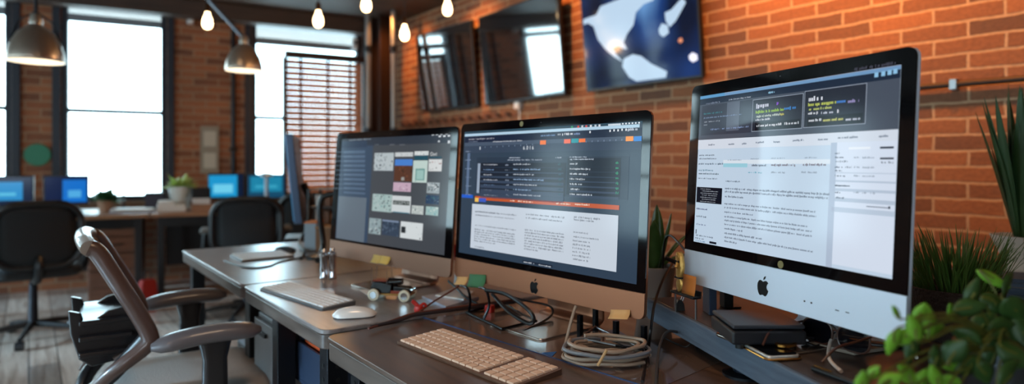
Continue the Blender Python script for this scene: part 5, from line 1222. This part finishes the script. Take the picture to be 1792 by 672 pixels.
for i in range(34):
    a = r6.uniform(0, 2*PI); leafblade(f, (math.cos(a)*.02, math.sin(a)*.02, .135), a, r6.uniform(.0, .2), r6.uniform(.3, .48), r6.uniform(.02, .034), r6.uniform(0, .14), r6, 8)
f.build('foliage', mat('tall_leaf', (30, 56, 30), .45, noise=((54, 84, 44), 10)), T, solid=.001)
for k in range(5):
    q = at(1735+k*2, 520, 1.78); q.z = zc_+.001+k*.011
    T = thing('magazine', ('lowest', 'second lowest', 'middle', 'second highest', 'topmost')[k]+' magazine of the pale pile on the dark cabinet behind the plants', 'magazine', q, .3+.15*math.sin(k*2.1), 'magazines piled on the side cabinet')
    MB().b2((-.07, -.1, 0), (.07, .1, .010)).build('pages', mat('mag_%d' % (k % 3), ((150, 160, 172), (64, 76, 96), (180, 182, 184))[k % 3], .5), T, bevel=.001)
    MB().b2((-.071, -.101, .0), (-.069, .101, .0104)).build('spine', mat('mag_spine', (40, 60, 84), .5), T)

# ================================================================ FAR DESK OBJECTS
# side-on monitor
p = onz(524, 452, DZB); p.y += .0
T = thing('monitor', 'blue-tinted monitor seen edge-on, standing on the far desk', 'monitor', (X0+.42, 2.98, DZB), 0)
c = at(527, 400, 3.45); T.location = (c.x, c.y, DZB)
vd = Vector((c.x, c.y, 0)).normalized(); arz = math.atan2(vd.y, vd.x)  # edge toward viewer
T.rotation_euler = (0, 0, arz-.05)
SB = mat('blue_shell', (70, 92, 120), .3, .3)
def tilt_panel(mb, y0, y1, x0, x1, z0, z1, k=.10):
    pts = []
    P = [(x, y, z) for z in (z0, z1) for x, y in ((x0, y0), (x1, y0), (x1, y1), (x0, y1))]
    v = mb.verts([(x, y+(z-z0)*k, z) for x, y, z in P])
    for q in ((3, 2, 1, 0), (4, 5, 6, 7), (0, 1, 5, 4), (1, 2, 6, 5), (2, 3, 7, 6), (3, 0, 4, 7)): mb._f([v[i] for i in q])
b = MB(); tilt_panel(b, -.02, .02, -.27, .27, .1, .56, .1); b.build('housing', SB, T, bevel=.006)
b = MB(); tilt_panel(b, .021, .024, -.26, .26, .115, .548, .1); b.build('screen', scr((60, 130, 175)), T)
MB().tube([(0, -.03, .01), (0, -.05, .2), (0, -.012, .3)], .018, 10).build('stand', BLACK, T); MB().b2((-.12, -.13, 0), (.12, .08, .012)).build('foot', BLACK, T, bevel=.004)
# black arched lamp / rack with papers
T = thing('desk_lamp', 'tall black bent desk lamp leaning beside the side-on monitor', 'lamp', onz(556, 452, DZB), 0); o = T.location
MB().tube(rel(curve([onz(556, 455, DZB+.012), at(566, 430, 2.72), at(560, 380, 2.72), at(562, 350, 2.72), at(575, 341, 2.72), at(610, 336, 2.72)], 8)), [.012]*(8*5+1), 10).build('arm', BLACK, T)
MB().lathe([(0, 0), (.05, 0), (.05, .012), (.02, .02), (0, .02)], (0, 0, 0), 20).build('base', BLACK, T)
MB().lathe([(.06, -.05), (.05, -.01), (.02, .03), (0, .03)], at(612, 342, 2.72)-o, 20).build('shade', BLACK, T, solid=.002)
cable('cable', 'thick black cable twisting down beside the side-on monitor', [at(540, 350, 3.2), at(538, 395, 3.15), at(524, 425, 3.05), onz(532, 440, DZB+.01), onz(527, 452, DZB+.006)], .008, RUB)
# letter rack with stuff behind, between monitor and left computer
T = thing('wire_shelf', 'black wire shelf unit behind the left edge of the left computer', 'shelf', (0, 0, DZB), 0)
c = at(604, 420, 3.3); T.location = (c.x, c.y, DZB); T.rotation_euler = (0, 0, er)
ww = .16; hh = .28
for x in (-ww, ww):
    for y in (-.1, .1): MB().b2((x-.006, y-.006, 0), (x+.006, y+.006, hh)).build('post', BLACK, T)
for z in (.09, .18, .27): MB().b2((-ww, -.1, z), (ww, .1, z+.008)).build('shelf', mat('shelf_wire', (40, 28, 24), .5), T)
rk = random.Random(8)
for j, z in enumerate((.098, .188)):
    x = -ww+.02
    for i in range(5):
        w = rk.uniform(.03, .055); hgt = rk.uniform(.045, .075); q = Vector((c.x, c.y, DZB+z+.0005))+Vector((cT, -sT, 0))*(x+w/2)
        lump('packet', '%s packet on the %s tier of the wire shelf behind the left computer' % (('white', 'brown', 'orange', 'grey', 'cream')[i], ('lower', 'upper')[j]), 'packet', q, er,
             [('packet_body', (-w/2+.002, -.06, 0), (w/2-.002, .06, hgt), mat('packet_%d' % i, ((200, 196, 190), (110, 70, 46), (196, 116, 60), (110, 116, 126), (206, 186, 150))[i], .6))], 'packets on the wire shelf', .002)
        x += w+.006
T = thing('cardboard_box', 'brown cardboard box on the far desk behind the chrome canisters', 'box', at(585, 440, 2.95).xy.to_3d()+Vector((0, 0, DZB)), er)
CB = mat('cardboard', (128, 92, 66), .8)
MB().b2((-.07, -.06, 0), (.1, .08, .11)).build('box_body', CB, T, bevel=.002); MB().b2((-.073, -.063, .11), (.103, .083, .118)).build('lid', mat('cardboard_light', (160, 122, 88), .8), T, bevel=.002)
T = thing('paper_box', 'pale grey-blue box on the far desk left of the cardboard box', 'box', at(549, 440, 2.98).xy.to_3d()+Vector((0, 0, DZB)), er)
MB().b2((-.025, -.06, 0), (.03, .06, .13)).build('box_body', mat('pale_blue_box', (140, 156, 168), .5), T, bevel=.002); MB().b2((-.027, -.062, .13), (.032, .062, .137)).build('lid', mat('orange_lid', (190, 110, 60), .6), T)

# ================================================================ FOREGROUND OFFICE CHAIR
T = thing('office_chair', 'grey and brown office chair with armrests drawn up to the middle desk', 'chair', (.40, 2.25, 0), R(-4))
CF = mat('chair_frame', (26, 25, 28), .35, coat=.3); CM = mat('chair_brown_mesh', (74, 56, 48), .6, bump=.3, bscale=350); CP = mat('chair_pad', (96, 90, 92), .35, coat=.35); CS = mat('seat_fabric', (170, 162, 156), .75, bump=.4, bscale=220)
RAIL = mat('chair_rail', (84, 64, 58), .35, coat=.3)
seat = MB(); seat.loft([[(x, y, z) for x, y in rrect(.48*k, .5*k, .1*k, 6, 0, 0)] for k, z in ((.86, .405), (.97, .42), (1, .445), (.98, .47), (.9, .488), (.7, .494))]).build('seat', CS, T)
MB().loft([[(x, y, z) for x, y in rrect(.42*k, .44*k, .08*k, 5)] for k, z in ((.8, .375), (1, .39), (1, .406))]).build('seat_pan', CF, T)
# back: side profile (x, z)
prof = curve([(-.275, .49, 0), (-.215, .57, 0), (-.125, .640, 0), (-.113, .67, 0), (-.145, .745, 0), (-.195, .84, 0), (-.235, .912, 0), (-.255, .926, 0)], 6)
prof = [(v.x, v.y) for v in prof]
hwid = lambda z: .225-.03*max(0, (z-.80)/.15)-.05*max(0, (.6-z)/.1)
for s_ in (-1, 1):
    MB().tube([(x, s_*hwid(z), z) for x, z in prof], [.015+.008*min(1, i/14) for i in range(len(prof))], 12).build('back_rail', RAIL, T)
x, z = prof[-1]; MB().tube(curve([(x, -hwid(z), z), (x-.012, -.12, z+.012), (x-.016, 0, z+.016), (x-.012, .12, z+.012), (x, hwid(z), z)], 6), .022, 12).build('top_rail', mat('top_rail_grey', (150, 140, 132), .35, coat=.4), T)
g_ = [[(x-.02*(1-(2*j/10-1)**2), (2*j/10-1)*hwid(z), z) for j in range(11)] for x, z in prof[8:]]
MB().sheet(g_).build('backrest', CM, T, solid=.01)
# lumbar carrier behind the back
for s_ in (-1, 1):
    o2 = [(-.305, .745), (-.275, .735), (-.265, .70), (-.21, .735), (-.155, .745), (-.12, .67), (-.12, .62), (-.18, .59), (-.25, .58), (-.28, .605), (-.30, .68)]
    MB().prism([(x, s_*.115-.012, z) for x, z in o2], (0, .024, 0)).build('lumbar_bracket', CF, T, bevel=.005)
lum = MB()
for zc, d_ in ((.735, 0), (.69, .01), (.645, 0)):
    lum.box((-.215, 0, zc-.025), (.13, .30, .014))
lum.build('lumbar_slats', CF, T, bevel=.004)
for s_ in (-1, 1):
    MB().tube(curve([(-.12, s_*.2, .66), (-.2, s_*.16, .56), (-.27, s_*.1, .48), (-.24, s_*.06, .40), (0, s_*.05, .375)], 6), .022, 10).build('back_upright', CF, T)
for s_ in (-1, 1):
    MB().loft([[(x*w3+.045, s_*.295+y*.018, z) for x, y in rrect(2, 2, .5)] for z, w3 in ((.40, .04), (.5, .034), (.6, .032), (.655, .045))]).build('arm_post', CF, T)
    MB().tube([(.04, s_*.15, .40), (.05, s_*.3, .405)], .02, 10).build('arm_bracket', CF, T)
    rings = []
    for i in range(13):
        t = i/12; X = -.115+t*.285; e = max(.12, 1-(2*t-1)**6)**.5; zz_ = .664+.012*math.sin(PI*t)-.01*(1-t)
        rings.append([(X, s_*.295+.042*e*math.cos(a), zz_+.026*e*math.sin(a)) for a in [2*PI*k/16 for k in range(16)]])
    MB().loft(rings).build('armrest', CP, T)
star_base(T, .31, CF, .38)

# ================================================================ LIGHT
W = bpy.data.worlds.new('daylight'); bpy.context.scene.world = W; W.use_nodes = True; nt = W.node_tree
bg = nt.nodes['Background']; tc = nt.nodes.new('ShaderNodeTexCoord'); n = nt.nodes.new('ShaderNodeTexNoise'); n.inputs['Scale'].default_value = 6; n.inputs['Detail'].default_value = 2
nt.links.new(tc.outputs['Generated'], n.inputs['Vector']); cr = nt.nodes.new('ShaderNodeValToRGB')
cr.color_ramp.elements[0].position = .35; cr.color_ramp.elements[0].color = (.60, .78, .92, 1); cr.color_ramp.elements[1].position = .6; cr.color_ramp.elements[1].color = (.80, .91, 1, 1)
nt.links.new(n.outputs['Fac'], cr.inputs['Fac']); nt.links.new(cr.outputs['Color'], bg.inputs['Color']); bg.inputs['Strength'].default_value = 13
def light(kind, name, loc, energy, col, size=.1, aim=None, spot=None, blend=.6, size_y=None):
    l = bpy.data.lights.new(name, kind); l.energy = energy; l.color = lin(col)[:3]
    if kind == 'AREA': l.size = size; 
    if kind == 'AREA' and size_y: l.shape = 'RECTANGLE'; l.size_y = size_y
    if kind in ('SPOT', 'POINT'): l.shadow_soft_size = size
    if spot: l.spot_size = spot; l.spot_blend = blend
    o = bpy.data.objects.new(name, l); COL.objects.link(o); o.location = loc
    if aim is not None: o.rotation_euler = (Vector(aim)-Vector(loc)).to_track_quat('-Z', 'Y').to_euler()
    return o
WARM = (255, 166, 84)
for i, y in enumerate((-.1, .95, 1.75, 3.45, 4.75, 5.9)):
    light('SPOT', 'wall_washer', (XW-.55, y, HC-.06), (24, 95, 130, 50, 70, 55)[i], WARM, .04, (XW, y, HC-.75), R(105), .9)
light('POINT', 'bulb_light', at(557, 33, 4.5)-Vector((0, 0, .15)), 12, (255, 190, 120), .06)
light('POINT', 'bulb_light', at(708, 57, 4.8)-Vector((0, 0, .15)), 12, (255, 190, 120), .06)
# ceiling lamps over the desks
for x, y in ((.5, 1.0), (-1.2, .2)): light('AREA', 'ceiling_lamp', (x, y, HC-.03), 11, (255, 215, 175), .5, (x, y, 0))
sun = bpy.data.lights.new('sunlight', 'SUN'); sun.energy = 17; sun.color = lin((200, 226, 255))[:3]; sun.angle = R(9)
so = bpy.data.objects.new('sunlight', sun); COL.objects.link(so); so.rotation_euler = Vector((1, -.08, -.34)).to_track_quat('-Z', 'Y').to_euler()
def portal(a, b, c, d, origin, rz):
    l = bpy.data.lights.new('window_portal', 'AREA'); l.shape = 'RECTANGLE'; l.size = b-a; l.size_y = d-c; l.cycles.is_portal = True
    o = bpy.data.objects.new('window_portal', l); COL.objects.link(o)
    M = Matrix.Translation(origin) @ Matrix.Rotation(rz, 4, 'Z')
    o.matrix_world = M @ Matrix.Translation(((a+b)/2, -.25, (c+d)/2)) @ Matrix.Rotation(-PI/2, 4, 'X') @ Matrix.Rotation(PI, 4, 'X') if 0 else M @ Matrix.Translation(((a+b)/2, -.25, (c+d)/2)) @ Matrix.Rotation(PI/2, 4, 'X')
for a, b, c, d in OPS: portal(a, b, c, d, WC, WRZ)
for a, b, c, d in LOPS: portal(a, b, c, d, Vector((-5.2, 8.4, 0)), -PI/2)

# ================================================================ CAMERA
cam = bpy.data.cameras.new('camera'); co = bpy.data.objects.new('camera', cam); COL.objects.link(co)
co.location = (0, 0, CZ); co.rotation_euler = (PI/2, 0, -TH); cam.sensor_width = 36; cam.lens = F/1792*36; cam.shift_y = -(336-HY)/1792
cam.clip_start = .02; cam.dof.use_dof = True; cam.dof.focus_distance = 1.32; cam.dof.aperture_fstop = 1.8
sc_ = bpy.context.scene; sc_.camera = co
sc_.view_settings.view_transform = 'Standard'; sc_.view_settings.look = 'None'; sc_.view_settings.exposure = EXPO; sc_.view_settings.gamma = 1; sc_.view_settings.use_curve_mapping = False
sc_.cycles.use_denoising = True
try: sc_.cycles.denoiser = 'OPENIMAGEDENOISE'
except Exception: pass
sc_.cycles.max_bounces = 8; sc_.cycles.diffuse_bounces = 4; sc_.cycles.glossy_bounces = 4; sc_.cycles.transparent_max_bounces = 12
sc_.cycles.sample_clamp_indirect = 6; sc_.cycles.caustics_reflective = False; sc_.cycles.caustics_refractive = False
